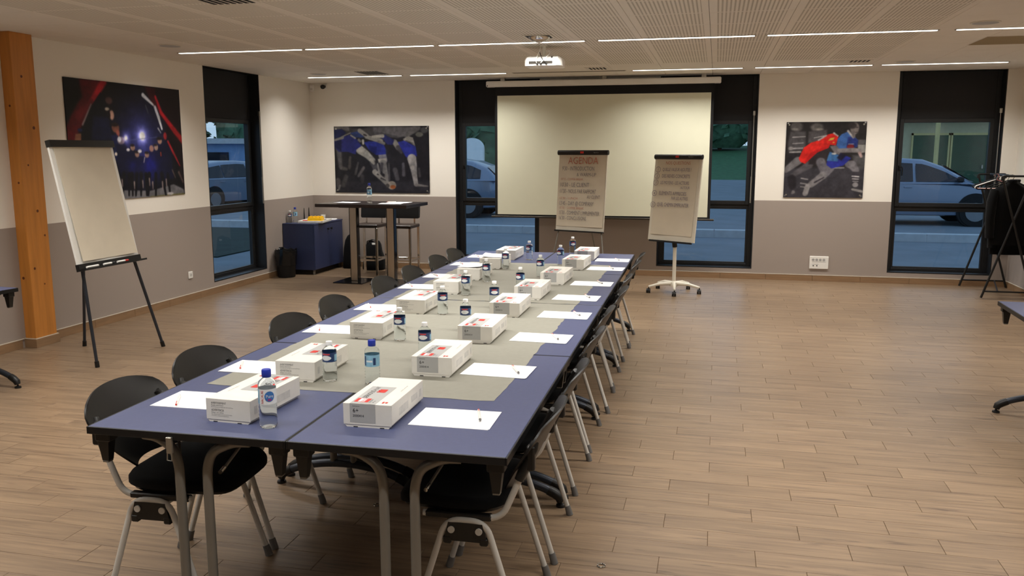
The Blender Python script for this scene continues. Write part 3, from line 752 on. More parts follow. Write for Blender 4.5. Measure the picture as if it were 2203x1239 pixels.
PENR = [((1.334, .468), (1.378, .325)), ((1.318, 1.148), (1.382, 1.010)), ((1.379, 1.868), (1.445, 1.722)), ((1.400, 2.542), (1.466, 2.402)), ((1.385, 3.185), (1.446, 3.035)), ((1.396, 3.822), (1.462, 3.672)), ((1.405, 4.64), (1.46, 4.50)), ((1.40, 5.235), (1.455, 5.10))]
PENL = [((.112, .412), (.178, .282)), ((.07, .980), (.130, .845)), ((.074, 1.832), (.118, 1.706)), ((.067, 2.542), (.138, 2.415)), ((.05, 3.405), (.120, 3.27)), ((.062, 3.950), (.142, 3.82)), ((.075, 4.69), (.145, 4.56)), ((.07, 5.26), (.14, 5.13))]
for side, rows, pens in (('right', PR, PENR), ('left', PLL, PENL)):
    for i, (x, y, a) in enumerate(rows):
        rz = R(a); c, s = math.cos(rz), math.sin(rz); ox, oy = .1485, .105
        z = TOP+(.0016 if .5 < y < 4.8 else .0002)
        again(P0, pu, TP(x+ox*c-oy*s, y+ox*s+oy*c, z), T_ROT+rz, 'white paper sheets by the %s chair place from the camera, %s table edge' % (ORD[i], side), 'white paper at the places')
        (ax, ay), (bx, by) = pens[i]
        q = again(N0, nu, TP((ax+bx)/2, (ay+by)/2, z+.0023), T_ROT+math.atan2(by-ay, bx-ax)+(math.pi if side == 'left' else 0), 'white pen with red clip on the %s paper from the camera, %s table edge' % (ORD[i], side), 'pens on the papers')
for i, nm in ((5, 'sixth'), (6, 'seventh')):
    x, y, a = BXL[i]
    t = thing('folded_sheet', 'white sheet folded open on top of the %s left-row box' % nm, 'paper', TP(x+.09, y+.16, TOP+.0014+BH+.0018), T_ROT+R(-6 if i == 5 else 5), 'loose sheets on boxes')
    MB().sheet(lambda u, v: (-.095+.19*u, -.115+.23*v, .003+.022*max(0, (u-.55) if i == 5 else (.45-u))+.003*v), 12, 6, .0006).build('sheet', SHEET, t)
SQUAD_PRINT=[
 ('g',(0.599,0.528),0.323,(30,36,95)),
 ('p',[(0.115,0.001),(0.34,-0.004),(0.275,0.097),(0.19,0.212),(0.121,0.366),(0.073,0.455),(0.043,0.543),(-0.013,0.543),(-0.005,0.389),(0.055,0.265),(0.128,0.146)],(95,14,26),0.026),
 ('c',(0.308,0.004),(0.201,0.184),0.034,0.027,(185,28,44),0.023),
 ('c',(0.201,0.184),(0.093,0.297),0.023,0.035,(120,22,36),0.027),
 ('c',(0.025,0.456),(0.003,0.543),0.035,0.035,(110,14,28),0.026),
 ('c',(0.195,0.202),(0.12,0.37),0.007,0.011,(160,140,142),0.009),
 ('p',[(0.275,0.097),(0.307,0.139),(0.325,0.265),(0.35,0.41),(0.368,0.54),(0.353,0.633),(0.098,0.56),(0.096,0.419),(0.129,0.365),(0.199,0.211)],(13,14,24),0.009),
 ('p',[(0.201,0.3),(0.331,0.301),(0.345,0.484),(0.178,0.497)],(20,24,54),0.021),
 ('p',[(0.059,0.447),(0.103,0.441),(0.095,0.542),(0.043,0.543)],(140,92,70),0.008),
 ('e',(0.096,0.415),0.019,0.014,(30,36,80),0.007),
 ('e',(0.34,0.159),0.029,0.031,(84,54,54),0.011),
 ('e',(0.335,0.241),0.037,0.032,(26,20,22),0.008),
 ('e',(0.32,0.231),0.018,0.014,(190,175,160),0.007),
 ('e',(0.355,0.279),0.02,0.041,(182,140,124),0.01),
 ('e',(0.331,0.278),0.013,0.037,(24,20,24),0.008),
 ('e',(0.379,0.386),0.032,0.041,(120,74,62),0.009),
 ('e',(0.372,0.359),0.031,0.016,(40,26,26),0.007),
 ('e',(0.397,0.427),0.014,0.032,(150,78,66),0.008),
 ('p',[(0.339,0.448),(0.393,0.446),(0.399,0.558),(0.362,0.689),(0.346,0.595)],(24,30,74),0.009),
 ('p',[(0.374,0.53),(0.435,0.511),(0.479,0.558),(0.519,0.538),(0.557,0.625),(0.632,0.63),(0.682,0.571),(0.747,0.546),(0.831,0.484),(0.88,0.576),(0.89,0.844),(0.763,0.849),(0.599,0.811),(0.5,0.807),(0.404,0.822),(0.376,0.689)],(20,21,50),0.01),
 ('g',(0.667,0.715),0.109,(10,12,80)),
 ('g',(0.507,0.711),0.058,(4,5,40)),
 ('e',(0.418,0.492),0.032,0.034,(120,104,112),0.01),
 ('e',(0.405,0.483),0.016,0.024,(220,220,225),0.008),
 ('e',(0.516,0.553),0.02,0.026,(176,136,120),0.005),
 ('e',(0.514,0.533),0.019,0.012,(40,28,30),0.006),
 ('e',(0.474,0.572),0.015,0.013,(220,215,215),0.006),
 ('e',(0.551,0.61),0.02,0.029,(160,124,112),0.006),
 ('e',(0.549,0.591),0.02,0.013,(38,28,30),0.006),
 ('e',(0.577,0.584),0.018,0.016,(235,230,235),0.006),
 ('e',(0.641,0.616),0.021,0.027,(160,126,116),0.005),
 ('e',(0.64,0.598),0.021,0.012,(36,26,28),0.006),
 ('c',(0.619,0.64),(0.608,0.684),0.005,0.005,(200,190,190),0.004),
 ('e',(0.688,0.56),0.021,0.03,(166,122,112),0.006),
 ('e',(0.733,0.548),0.019,0.03,(170,140,126),0.006),
 ('e',(0.727,0.528),0.019,0.01,(46,34,34),0.006),
 ('e',(0.772,0.491),0.021,0.028,(176,134,116),0.006),
 ('e',(0.768,0.468),0.03,0.014,(30,22,26),0.006),
 ('c',(0.775,0.596),(0.776,0.626),0.007,0.007,(190,70,40),0.004),
 ('e',(0.368,0.609),0.011,0.015,(255,240,220),0.006),
 ('p',[(0.397,0.921),(0.651,0.943),(0.886,0.896),(1.0,0.955),(0.994,1.04),(0.388,1.04)],(120,118,122),0.008),
 ('p',[(0.648,0.993),(0.997,0.987),(0.995,1.03),(0.646,1.018)],(120,116,60),0.006),
 ('c',(0.421,0.785),(0.4,0.964),0.024,0.012,(19,17,24),0.005),
 ('c',(0.468,0.787),(0.455,0.968),0.021,0.012,(19,17,24),0.005),
 ('c',(0.492,0.788),(0.487,0.971),0.024,0.011,(19,17,24),0.005),
 ('c',(0.536,0.789),(0.515,0.973),0.022,0.012,(19,17,24),0.006),
 ('c',(0.575,0.791),(0.562,0.976),0.025,0.012,(19,17,24),0.006),
 ('c',(0.621,0.792),(0.616,0.98),0.022,0.012,(19,17,24),0.006),
 ('c',(0.651,0.794),(0.63,0.981),0.025,0.012,(19,17,24),0.006),
 ('c',(0.714,0.796),(0.701,0.987),0.022,0.012,(19,17,24),0.006),
 ('c',(0.772,0.798),(0.8,0.994),0.027,0.012,(19,17,24),0.006),
 ('c',(0.832,0.801),(0.843,0.997),0.022,0.012,(19,17,24),0.006),
 ('c',(0.509,0.856),(0.508,0.914),0.009,0.006,(150,132,128),0.008),
 ('c',(0.586,0.85),(0.586,0.909),0.009,0.006,(150,132,128),0.008),
 ('c',(0.649,0.833),(0.649,0.893),0.009,0.006,(150,132,128),0.008),
 ('c',(0.773,0.869),(0.773,0.931),0.01,0.006,(150,132,128),0.009),
 ('c',(0.812,0.846),(0.812,0.907),0.009,0.007,(150,132,128),0.008),
 ('c',(0.403,0.831),(0.403,0.888),0.009,0.006,(150,132,128),0.008),
 ('c',(0.678,0.865),(0.678,0.925),0.009,0.006,(150,132,128),0.008),
 ('e',(0.847,0.982),0.031,0.014,(200,196,196),0.006),
 ('p',[(0.656,0.002),(0.768,0.004),(0.751,0.099),(0.795,0.235),(0.726,0.17),(0.69,0.085)],(60,16,24),0.025),
 ('p',[(0.768,0.009),(1.0,-0.003),(0.997,0.998),(0.964,0.848),(0.931,0.659),(0.865,0.474),(0.838,0.393),(0.855,0.302)],(26,12,16),0.02),
 ('c',(0.757,0.089),(0.805,0.234),0.014,0.02,(196,30,44),0.014),
 ('c',(0.805,0.234),(0.926,0.39),0.02,0.027,(196,28,40),0.016),
 ('c',(0.926,0.39),(1.011,0.492),0.027,0.031,(180,28,36),0.019),
 ('c',(0.853,0.494),(0.901,0.596),0.012,0.013,(200,28,40),0.008),
 ('c',(0.901,0.596),(0.961,0.722),0.013,0.006,(170,28,40),0.009),
 ('e',(0.829,0.444),0.017,0.035,(160,40,44),0.01),
 ('c',(0.64,0.085),(0.731,0.165),0.02,0.01,(205,205,212),0.008),
 ('c',(0.746,0.184),(0.776,0.276),0.017,0.018,(190,190,200),0.008),
 ('c',(0.776,0.276),(0.801,0.379),0.018,0.011,(220,220,225),0.008),
 ('c',(0.659,0.176),(0.679,0.242),0.009,0.005,(70,70,76),0.007),
 ('c',(0.764,0.376),(0.788,0.415),0.008,0.004,(190,190,200),0.006),
 ('c',(0.879,0.761),(0.908,0.835),0.008,0.005,(110,90,84),0.01),
 ('c',(0.945,0.784),(0.985,0.88),0.013,0.009,(96,76,72),0.015),
 ('g',(0.609,0.45),0.035,(255,250,240)),
 ('g',(0.609,0.45),0.078,(120,120,170)),
 ('g',(0.462,0.471),0.022,(255,250,240)),
 ('g',(0.462,0.471),0.056,(70,70,120)),
 ('c',(0.465,0.491),(0.748,0.456),0.003,0.003,(96,100,150),0.01),
]
SCRUM_PRINT=[
 ('p',[(-0.023,0.813),(1.003,0.815),(1.0,1.0),(-0.0,1.0)],(46,45,52),0.056),
 ('p',[(-0.0,-0.0),(0.877,0.001),(0.862,0.101),(0.677,0.184),(0.415,0.14),(0.15,0.133),(-0.003,0.217)],(62,60,62),0.018),
 ('p',[(0.003,0.005),(0.166,0.008),(0.171,0.077),(0.138,0.073),(0.086,0.036),(0.002,0.055)],(104,100,100),0.009),
 ('p',[(0.002,0.055),(0.086,0.041),(0.134,0.096),(0.11,0.128),(0.055,0.17),(-0.002,0.184)],(30,36,78),0.008),
 ('p',[(0.418,0.016),(0.615,0.011),(0.824,0.019),(0.849,0.055),(0.75,0.161),(0.677,0.161),(0.58,0.13),(0.514,0.103),(0.429,0.09)],(92,89,92),0.019),
 ('c',(0.769,0.147),(0.876,0.028),0.027,0.054,(96,93,94),0.018),
 ('c',(0.429,0.094),(0.664,0.157),0.015,0.014,(70,68,72),0.011),
 ('e',(0.9,0.128),0.039,0.036,(96,96,90),0.014),
 ('e',(0.953,0.064),0.039,0.045,(70,70,72),0.014),
 ('e',(0.265,0.022),0.093,0.016,(36,34,38),0.009),
 ('p',[(0.039,0.29),(0.319,0.269),(0.541,0.415),(0.738,0.431),(0.77,0.818),(0.024,0.812)],(34,33,39),0.037),
 ('c',(0.045,0.318),(0.063,0.606),0.046,0.028,(86,84,86),0.028),
 ('c',(0.07,0.624),(0.123,0.642),0.028,0.023,(92,88,88),0.019),
 ('c',(0.168,0.465),(0.157,0.623),0.019,0.022,(78,74,74),0.015),
 ('c',(0.252,0.548),(0.221,0.715),0.013,0.019,(80,78,80),0.014),
 ('c',(0.31,0.621),(0.254,0.743),0.022,0.02,(92,88,90),0.015),
 ('c',(0.031,0.812),(0.035,0.905),0.037,0.029,(84,80,82),0.018),
 ('c',(0.049,0.896),(0.034,0.952),0.017,0.017,(120,118,118),0.011),
 ('c',(0.12,0.754),(0.089,0.886),0.032,0.037,(70,68,70),0.023),
 ('c',(0.294,0.752),(0.291,0.845),0.031,0.019,(64,62,66),0.018),
 ('c',(0.641,0.654),(0.665,0.783),0.037,0.032,(74,72,78),0.018),
 ('c',(0.729,0.56),(0.732,0.726),0.019,0.025,(82,80,88),0.013),
 ('c',(0.891,0.632),(0.896,0.742),0.018,0.019,(62,60,64),0.018),
 ('c',(0.577,0.562),(0.578,0.803),0.015,0.019,(70,68,72),0.015),
 ('c',(0.643,0.239),(0.681,0.321),0.039,0.041,(118,114,110),0.009),
 ('c',(0.681,0.321),(0.712,0.395),0.037,0.018,(66,64,70),0.015),
 ('p',[(0.468,0.126),(0.547,0.13),(0.64,0.212),(0.619,0.281),(0.563,0.272),(0.538,0.222)],(36,40,90),0.007),
 ('p',[(0.729,0.193),(0.789,0.151),(0.834,0.174),(0.858,0.302),(0.8,0.238),(0.742,0.225)],(128,123,118),0.007),
 ('c',(0.761,0.22),(0.833,0.256),0.009,0.007,(76,74,76),0.006),
 ('c',(0.528,0.378),(0.514,0.434),0.055,0.055,(40,44,60),0.019),
 ('c',(0.51,0.429),(0.522,0.507),0.061,0.061,(112,110,122),0.007),
 ('p',[(0.463,0.489),(0.556,0.479),(0.555,0.53),(0.471,0.545)],(150,145,138),0.008),
 ('c',(0.518,0.554),(0.547,0.748),0.053,0.033,(116,113,114),0.009),
 ('c',(0.504,0.563),(0.496,0.656),0.024,0.022,(66,64,70),0.011),
 ('c',(0.521,0.72),(0.536,0.762),0.013,0.009,(30,28,34),0.006),
 ('c',(0.547,0.748),(0.558,0.841),0.028,0.022,(112,108,108),0.011),
 ('p',[(0.32,0.242),(0.373,0.223),(0.518,0.24),(0.546,0.332),(0.55,0.419),(0.448,0.43),(0.37,0.352)],(36,44,122),0.007),
 ('p',[(0.371,0.287),(0.457,0.305),(0.448,0.43),(0.376,0.361)],(27,32,92),0.013),
 ('c',(0.277,0.353),(0.342,0.417),0.065,0.054,(152,149,143),0.009),
 ('c',(0.342,0.417),(0.406,0.509),0.052,0.044,(140,138,134),0.009),
 ('c',(0.405,0.536),(0.43,0.62),0.043,0.037,(72,71,77),0.008),
 ('c',(0.399,0.509),(0.418,0.555),0.037,0.018,(150,146,140),0.011),
 ('c',(0.458,0.564),(0.475,0.693),0.013,0.019,(120,118,118),0.009),
 ('c',(0.428,0.684),(0.48,0.758),0.041,0.035,(138,135,132),0.01),
 ('c',(0.48,0.758),(0.57,0.868),0.034,0.041,(124,121,118),0.009),
 ('c',(0.454,0.719),(0.467,0.723),0.01,0.007,(40,38,44),0.006),
 ('c',(0.493,0.776),(0.539,0.808),0.013,0.008,(58,56,60),0.008),
 ('p',[(-0.003,0.221),(0.089,0.161),(0.17,0.128),(0.241,0.187),(0.295,0.293),(0.237,0.349),(0.229,0.423),(0.143,0.382),(0.049,0.383),(0.001,0.309)],(38,42,108),0.008),
 ('p',[(0.004,0.226),(0.082,0.17),(0.076,0.383),(0.005,0.309)],(25,28,66),0.018),
 ('p',[(0.17,0.1),(0.271,0.072),(0.325,0.164),(0.281,0.173),(0.235,0.169),(0.203,0.137)],(40,54,100),0.008),
 ('c',(0.277,0.067),(0.355,0.15),0.032,0.033,(122,118,114),0.008),
 ('c',(0.348,0.159),(0.499,0.222),0.029,0.035,(128,125,121),0.007),
 ('c',(0.322,0.127),(0.348,0.14),0.009,0.008,(40,36,40),0.005),
 ('c',(0.479,0.231),(0.531,0.259),0.019,0.022,(110,107,104),0.008),
 ('c',(0.414,0.158),(0.52,0.149),0.019,0.027,(150,146,138),0.01),
 ('c',(0.011,0.207),(0.095,0.17),0.015,0.02,(130,127,124),0.008),
 ('c',(0.082,0.161),(0.177,0.1),0.009,0.006,(140,137,132),0.005),
 ('c',(0.183,0.137),(0.228,0.178),0.011,0.013,(150,146,140),0.007),
 ('c',(0.31,0.214),(0.312,0.26),0.019,0.015,(170,166,158),0.008),
 ('c',(0.267,0.205),(0.28,0.224),0.021,0.018,(120,116,112),0.01),
 ('p',[(0.676,0.239),(0.742,0.216),(0.861,0.306),(0.875,0.443),(0.763,0.472),(0.713,0.349)],(39,46,130),0.007),
 ('c',(0.77,0.464),(0.869,0.43),0.006,0.006,(26,28,72),0.005),
 ('c',(0.819,0.485),(0.833,0.596),0.07,0.057,(146,142,141),0.008),
 ('c',(0.833,0.596),(0.844,0.725),0.055,0.04,(128,125,126),0.009),
 ('c',(0.823,0.614),(0.826,0.633),0.028,0.018,(158,154,150),0.011),
 ('c',(0.844,0.725),(0.858,0.863),0.04,0.034,(136,132,132),0.007),
 ('c',(0.861,0.873),(0.979,0.891),0.022,0.009,(112,108,108),0.007),
 ('e',(0.605,0.882),0.045,0.063,(146,137,128),0.007),
 ('e',(0.616,0.907),0.029,0.028,(158,90,52),0.009),
 ('e',(0.56,0.887),0.02,0.032,(70,66,66),0.009),
 ('e',(0.985,0.016),0.007,0.009,(235,235,232),0.004),
 ('e',(0.013,0.972),0.006,0.008,(160,160,162),0.003),
 ('e',(0.985,0.977),0.006,0.008,(160,160,162),0.004),
]
TACKLE_PRINT=[
 ('p',[(-0.025,0.607),(1.023,0.598),(1.013,1.004),(-0.003,1.019)],(64,62,68),0.037),
 ('p',[(0.841,0.435),(1.005,0.434),(1.007,0.616),(0.886,0.617)],(84,82,84),0.028),
 ('p',[(0.902,0.299),(0.997,0.298),(1.003,0.398),(0.909,0.417)],(152,149,144),0.012),
 ('p',[(0.898,0.235),(0.993,0.235),(0.996,0.294),(0.902,0.294)],(92,88,90),0.013),
 ('c',(0.625,0.603),(0.747,0.602),0.007,0.007,(150,148,148),0.007),
 ('e',(0.131,0.064),0.079,0.064,(92,88,88),0.024),
 ('e',(0.111,0.096),0.044,0.015,(130,126,122),0.011),
 ('p',[(0.055,0.128),(0.249,0.128),(0.253,0.366),(0.034,0.385),(0.035,0.238)],(80,77,79),0.024),
 ('c',(0.086,0.201),(0.244,0.194),0.006,0.005,(176,172,170),0.008),
 ('c',(0.09,0.286),(0.222,0.276),0.005,0.005,(170,166,164),0.007),
 ('c',(0.067,0.35),(0.217,0.344),0.008,0.006,(170,166,166),0.009),
 ('c',(0.061,0.399),(0.193,0.393),0.011,0.01,(158,154,152),0.011),
 ('e',(0.067,0.348),0.03,0.024,(130,126,124),0.013),
 ('p',[(0.044,0.413),(0.203,0.412),(0.208,0.513),(0.042,0.532)],(40,37,41),0.022),
 ('e',(0.386,0.073),0.078,0.054,(104,100,98),0.023),
 ('e',(0.413,0.1),0.053,0.016,(146,140,132),0.011),
 ('p',[(0.284,0.128),(0.51,0.109),(0.516,0.227),(0.345,0.283),(0.283,0.274)],(84,80,82),0.022),
 ('c',(0.358,0.21),(0.496,0.182),0.005,0.005,(180,176,172),0.007),
 ('c',(0.164,0.513),(0.021,0.634),0.055,0.037,(112,108,110),0.015),
 ('c',(0.308,0.567),(0.087,0.716),0.05,0.028,(86,82,86),0.017),
 ('c',(0.098,0.753),(0.112,0.846),0.056,0.046,(44,41,46),0.019),
 ('c',(0.125,0.929),(0.117,0.938),0.024,0.017,(120,116,116),0.011),
 ('p',[(0.321,0.475),(0.405,0.42),(0.541,0.355),(0.586,0.382),(0.53,0.474),(0.413,0.557),(0.299,0.558)],(48,42,45),0.019),
 ('c',(0.455,0.529),(0.495,0.621),0.059,0.055,(104,100,106),0.019),
 ('p',[(0.176,0.481),(0.234,0.338),(0.318,0.274),(0.43,0.237),(0.53,0.164),(0.599,0.15),(0.658,0.191),(0.648,0.241),(0.63,0.309),(0.56,0.302),(0.54,0.341),(0.404,0.401),(0.329,0.475),(0.259,0.549),(0.2,0.527)],(222,42,36),0.007),
 ('p',[(0.325,0.402),(0.402,0.365),(0.547,0.309),(0.54,0.341),(0.404,0.401),(0.329,0.475),(0.259,0.549),(0.269,0.494)],(186,30,32),0.016),
 ('p',[(0.531,0.25),(0.559,0.214),(0.615,0.204),(0.595,0.236)],(216,186,70),0.005),
 ('e',(0.602,0.271),0.013,0.008,(216,176,70),0.004),
 ('c',(0.413,0.241),(0.505,0.182),0.01,0.009,(170,160,158),0.008),
 ('c',(0.599,0.15),(0.649,0.186),0.011,0.009,(190,184,178),0.007),
 ('c',(0.564,0.602),(0.491,0.703),0.066,0.052,(112,108,114),0.011),
 ('c',(0.491,0.703),(0.349,0.824),0.048,0.041,(128,124,126),0.011),
 ('c',(0.306,0.843),(0.28,0.945),0.032,0.034,(150,146,146),0.011),
 ('c',(0.221,0.743),(0.301,0.756),0.008,0.008,(150,146,146),0.007),
 ('c',(0.216,0.807),(0.287,0.818),0.009,0.008,(150,146,146),0.008),
 ('c',(0.218,0.854),(0.28,0.862),0.007,0.007,(140,136,136),0.007),
 ('c',(0.391,0.796),(0.501,0.731),0.009,0.007,(54,50,56),0.011),
 ('p',[(0.556,0.318),(0.634,0.309),(0.698,0.363),(0.685,0.436),(0.613,0.4)],(112,106,108),0.01),
 ('p',[(0.741,0.509),(0.863,0.508),(0.931,0.635),(0.888,0.654),(0.763,0.582)],(110,106,112),0.013),
 ('c',(0.848,0.563),(0.896,0.635),0.051,0.041,(118,114,118),0.013),
 ('p',[(0.85,0.654),(0.94,0.653),(0.934,0.845),(0.865,0.846)],(60,57,64),0.007),
 ('c',(0.855,0.711),(0.935,0.717),0.008,0.008,(196,192,192),0.004),
 ('c',(0.861,0.745),(0.933,0.75),0.008,0.007,(190,186,186),0.005),
 ('c',(0.866,0.777),(0.931,0.779),0.006,0.006,(170,166,168),0.005),
 ('e',(0.899,0.823),0.036,0.033,(150,146,148),0.009),
 ('c',(0.867,0.883),(0.99,0.913),0.014,0.017,(158,154,152),0.009),
 ('p',[(0.561,0.391),(0.676,0.436),(0.689,0.509),(0.664,0.528),(0.528,0.51),(0.546,0.437)],(66,112,166),0.008),
 ('p',[(0.533,0.51),(0.664,0.519),(0.692,0.409),(0.83,0.476),(0.736,0.573),(0.591,0.612),(0.527,0.565)],(46,52,146),0.008),
 ('p',[(0.652,0.473),(0.692,0.409),(0.772,0.436),(0.707,0.509)],(34,32,54),0.018),
 ('p',[(0.647,0.227),(0.695,0.163),(0.763,0.134),(0.825,0.165),(0.898,0.24),(0.893,0.328),(0.836,0.355),(0.75,0.356),(0.69,0.374),(0.639,0.309)],(64,102,164),0.007),
 ('p',[(0.775,0.199),(0.844,0.199),(0.903,0.244),(0.893,0.331),(0.836,0.355),(0.758,0.354)],(42,56,124),0.015),
 ('e',(0.813,0.326),0.046,0.029,(122,38,44),0.006),
 ('c',(0.785,0.292),(0.85,0.292),0.004,0.004,(196,186,186),0.004),
 ('c',(0.682,0.377),(0.854,0.372),0.027,0.031,(122,116,118),0.009),
 ('c',(0.854,0.372),(0.941,0.38),0.031,0.024,(140,134,134),0.009),
 ('c',(0.93,0.408),(0.95,0.453),0.02,0.016,(178,150,146),0.009),
 ('e',(0.851,0.09),0.053,0.078,(126,117,113),0.013),
 ('e',(0.823,0.054),0.051,0.04,(58,52,52),0.017),
 ('c',(0.771,0.122),(0.84,0.208),0.013,0.011,(178,172,170),0.009),
 ('c',(0.837,0.145),(0.848,0.199),0.023,0.016,(116,108,106),0.011),
 ('e',(0.88,0.077),0.017,0.009,(66,58,58),0.009),
 ('e',(0.875,0.14),0.021,0.007,(84,74,74),0.007),
 ('e',(0.614,0.418),0.03,0.013,(190,186,182),0.008),
 ('e',(0.023,0.018),0.009,0.009,(235,235,232),0.004),
 ('e',(0.979,0.015),0.01,0.01,(240,240,238),0.004),
 ('e',(0.023,0.974),0.009,0.012,(160,160,162),0.003),
 ('e',(0.977,0.973),0.009,0.012,(150,150,152),0.003),
]
# ------------------------------------------------------------------ posters: flat prints on thin panels
def rasterise(prims, w, h, base):
    yy, xx = np.mgrid[0:h, 0:w]; asp = w/h
    U = (xx+.5)/w; V = (yy+.5)/h
    X = U*asp; Y = V
    img = np.empty((h, w, 3)); img[:] = np.array(base, float)
    def over(a, rgb):
        a = np.clip(a, 0, 1)[..., None]; img[:] = img*(1-a)+np.array(rgb, float)*a
    for p in prims:
        if p[0] == 'p':
            pts = [(q[0]*asp, q[1]) for q in p[1]]; s = max(p[3], .004)
            ins = np.zeros(X.shape, bool); d = np.full(X.shape, 9.0)
            for (ax, ay), (bx, by) in zip(pts, pts[1:]+pts[:1]):
                c = ((ay > Y) != (by > Y)) & (X < (bx-ax)*(Y-ay)/((by-ay) or 1e-9)+ax); ins ^= c
                L = (bx-ax)**2+(by-ay)**2 or 1e-9; t = np.clip(((X-ax)*(bx-ax)+(Y-ay)*(by-ay))/L, 0, 1)
                d = np.minimum(d, np.hypot(X-ax-t*(bx-ax), Y-ay-t*(by-ay)))
            over(.5+np.where(ins, d, -d)/s, p[2])
        elif p[0] == 'c':
            ax, ay = p[1][0]*asp, p[1][1]; bx, by = p[2][0]*asp, p[2][1]; s = max(p[6], .004)
            L = (bx-ax)**2+(by-ay)**2 or 1e-9; t = np.clip(((X-ax)*(bx-ax)+(Y-ay)*(by-ay))/L, 0, 1)
            d = np.hypot(X-ax-t*(bx-ax), Y-ay-t*(by-ay)); over(.5+((p[3]+(p[4]-p[3])*t)-d)/s, p[5])
        elif p[0] == 'e':
            rx, ry = p[2]*asp, p[3]; s = max(p[5], .004)
            q = np.hypot((X-p[1][0]*asp)/rx, (Y-p[1][1])/ry); over(.5+(1-q)*min(rx, ry)/s, p[4])
        else:
            q = ((X-p[1][0]*asp)**2+(Y-p[1][1])**2)/p[2]**2
            img[:] = np.clip(img+np.exp(-q)[..., None]*np.array(p[3], float), 0, 255)
    rs = np.random.RandomState(3); tex = np.zeros((h, w))
    for cells, amp in ((14, .10), (30, .10), (70, .05)):
        g = rs.rand(cells+2, int(cells*asp)+3); gy = np.linspace(0, cells, h); gx = np.linspace(0, cells*asp, w)
        iy, ix = gy.astype(int)[:, None], gx.astype(int)[None, :]; fy, fx = (gy % 1)[:, None], (gx % 1)[None, :]; fy = fy*fy*(3-2*fy); fx = fx*fx*(3-2*fx)
        tex += amp*2*((g[iy, ix]*(1-fx)+g[iy, ix+1]*fx)*(1-fy)+(g[iy+1, ix]*(1-fx)+g[iy+1, ix+1]*fx)*fy-.5)
    for _ in range(2): img[1:-1, 1:-1] = (img[1:-1, 1:-1]*2+img[1:-1, :-2]+img[1:-1, 2:]+img[:-2, 1:-1]+img[2:, 1:-1])/6
    return np.clip(img*(1+tex[..., None])*.86, 0, 255)/255.0
def poster(name, label, loc, rz, w, h, prims, base, res, bolts):
    """local x along the print, local z up from its lower edge, faces -y"""
    t = thing(name, label, 'poster', loc, rz, 'rugby photo prints')
    MB().span((-w/2, -.012, 0), (w/2, -.002, h), .001).build('panel', SBLACK, t, 0)
    nx, ny = res; img = rasterise(prims, nx, ny, base)
    L = np.where(img <= .04045, img/12.92, ((img+.055)/1.055)**2.4)
    xs = (np.arange(nx)+.0)/(nx-1)*w-w/2; zs = h-(np.arange(ny))/(ny-1)*h
    co = np.zeros((ny, nx, 3)); co[..., 0] = xs[None, :]; co[..., 1] = -.0126; co[..., 2] = zs[:, None]
    me = bpy.data.meshes.new('poster_print'); i = np.arange(nx*ny).reshape(ny, nx)
    F = np.stack([i[1:, :-1], i[1:, 1:], i[:-1, 1:], i[:-1, :-1]], -1).reshape(-1, 4)
    me.vertices.add(nx*ny); me.vertices.foreach_set('co', co.reshape(-1))
    me.loops.add(F.size); me.loops.foreach_set('vertex_index', F.reshape(-1))
    me.polygons.add(len(F)); me.polygons.foreach_set('loop_start', np.arange(0, F.size, 4)); me.polygons.foreach_set('loop_total', np.full(len(F), 4))
    me.update(calc_edges=True)
    a = me.color_attributes.new('print', 'FLOAT_COLOR', 'POINT'); a.data.foreach_set('color', np.concatenate([L, np.ones((ny, nx, 1))], -1).reshape(-1))
    me.materials.append(PRINT)
    o = bpy.data.objects.new('print', me); COL.objects.link(o); o.parent = t
    if bolts:
        for sx in (-1, 1):
            for zz in (.035, h-.035): MB().disc((sx*(w/2-.035), -.016, zz), .011, .008, 'y', 14).build('bolt', ALU, t)
poster('squad_poster', 'large colour print of a rugby squad under floodlights on the left wall', (XL, (6.943+8.715)/2, 1.237), R(90), 1.772, 1.163, SQUAD_PRINT, (14, 12, 15), (300, 200), False)
poster('scrum_poster', 'dark print of a rugby scrum in blue shorts above the high table', (-4.797, YB, 1.112), 0, 1.478, .970, SCRUM_PRINT, (29, 28, 34), (270, 180), True)
poster('tackle_poster', 'print of a player in red tackling one in blue', (1.370, YB, 1.111), 0, .987, .980, TACKLE_PRINT, (44, 41, 42), (220, 220), True)

# ------------------------------------------------------------------ projection screen and projector
SY = 11.708
t = thing('projection_screen', 'lowered white projection screen with black border before the back windows', 'screen', (-1.535, SY, ZC))
o = (-1.535, SY, ZC)
m = MB().span((-3.126, SY-.045, 2.588), (.022, SY+.045, 2.668), .012); m.build('case', WHITEP, t, origin=o)
for x in (-2.9, -1.5, -.2): MB().box((x, SY+.02, 2.69), (.06, .04, .05), .002).build('ceiling_bracket', ALU, t, origin=o)
MB().disc((-3.105, SY-.046, 2.605), .008, .004, 'y', 12).build('cable_hole', BLKP, t, origin=o)
m = MB().span((-3.010, SY-.003, .822), (-2.974, SY, 2.60)).span((-.098, SY-.003, .822), (-.062, SY, 2.60)).span((-2.974, SY-.003, 2.472), (-.098, SY, 2.60)).span((-2.974, SY-.003, .822), (-.098, SY, .845))
m.build('border', SBLACK, t, 0, origin=o)
MB().span((-2.974, SY-.003, .845), (-.098, SY, 2.472)).build('fabric', SCREEN, t, 0, origin=o)
m = MB().tube([(-3.062, SY-.002, .812), (-.010, SY-.002, .812)], .014, 12); m.build('bottom_bar', BARG, t, origin=o)

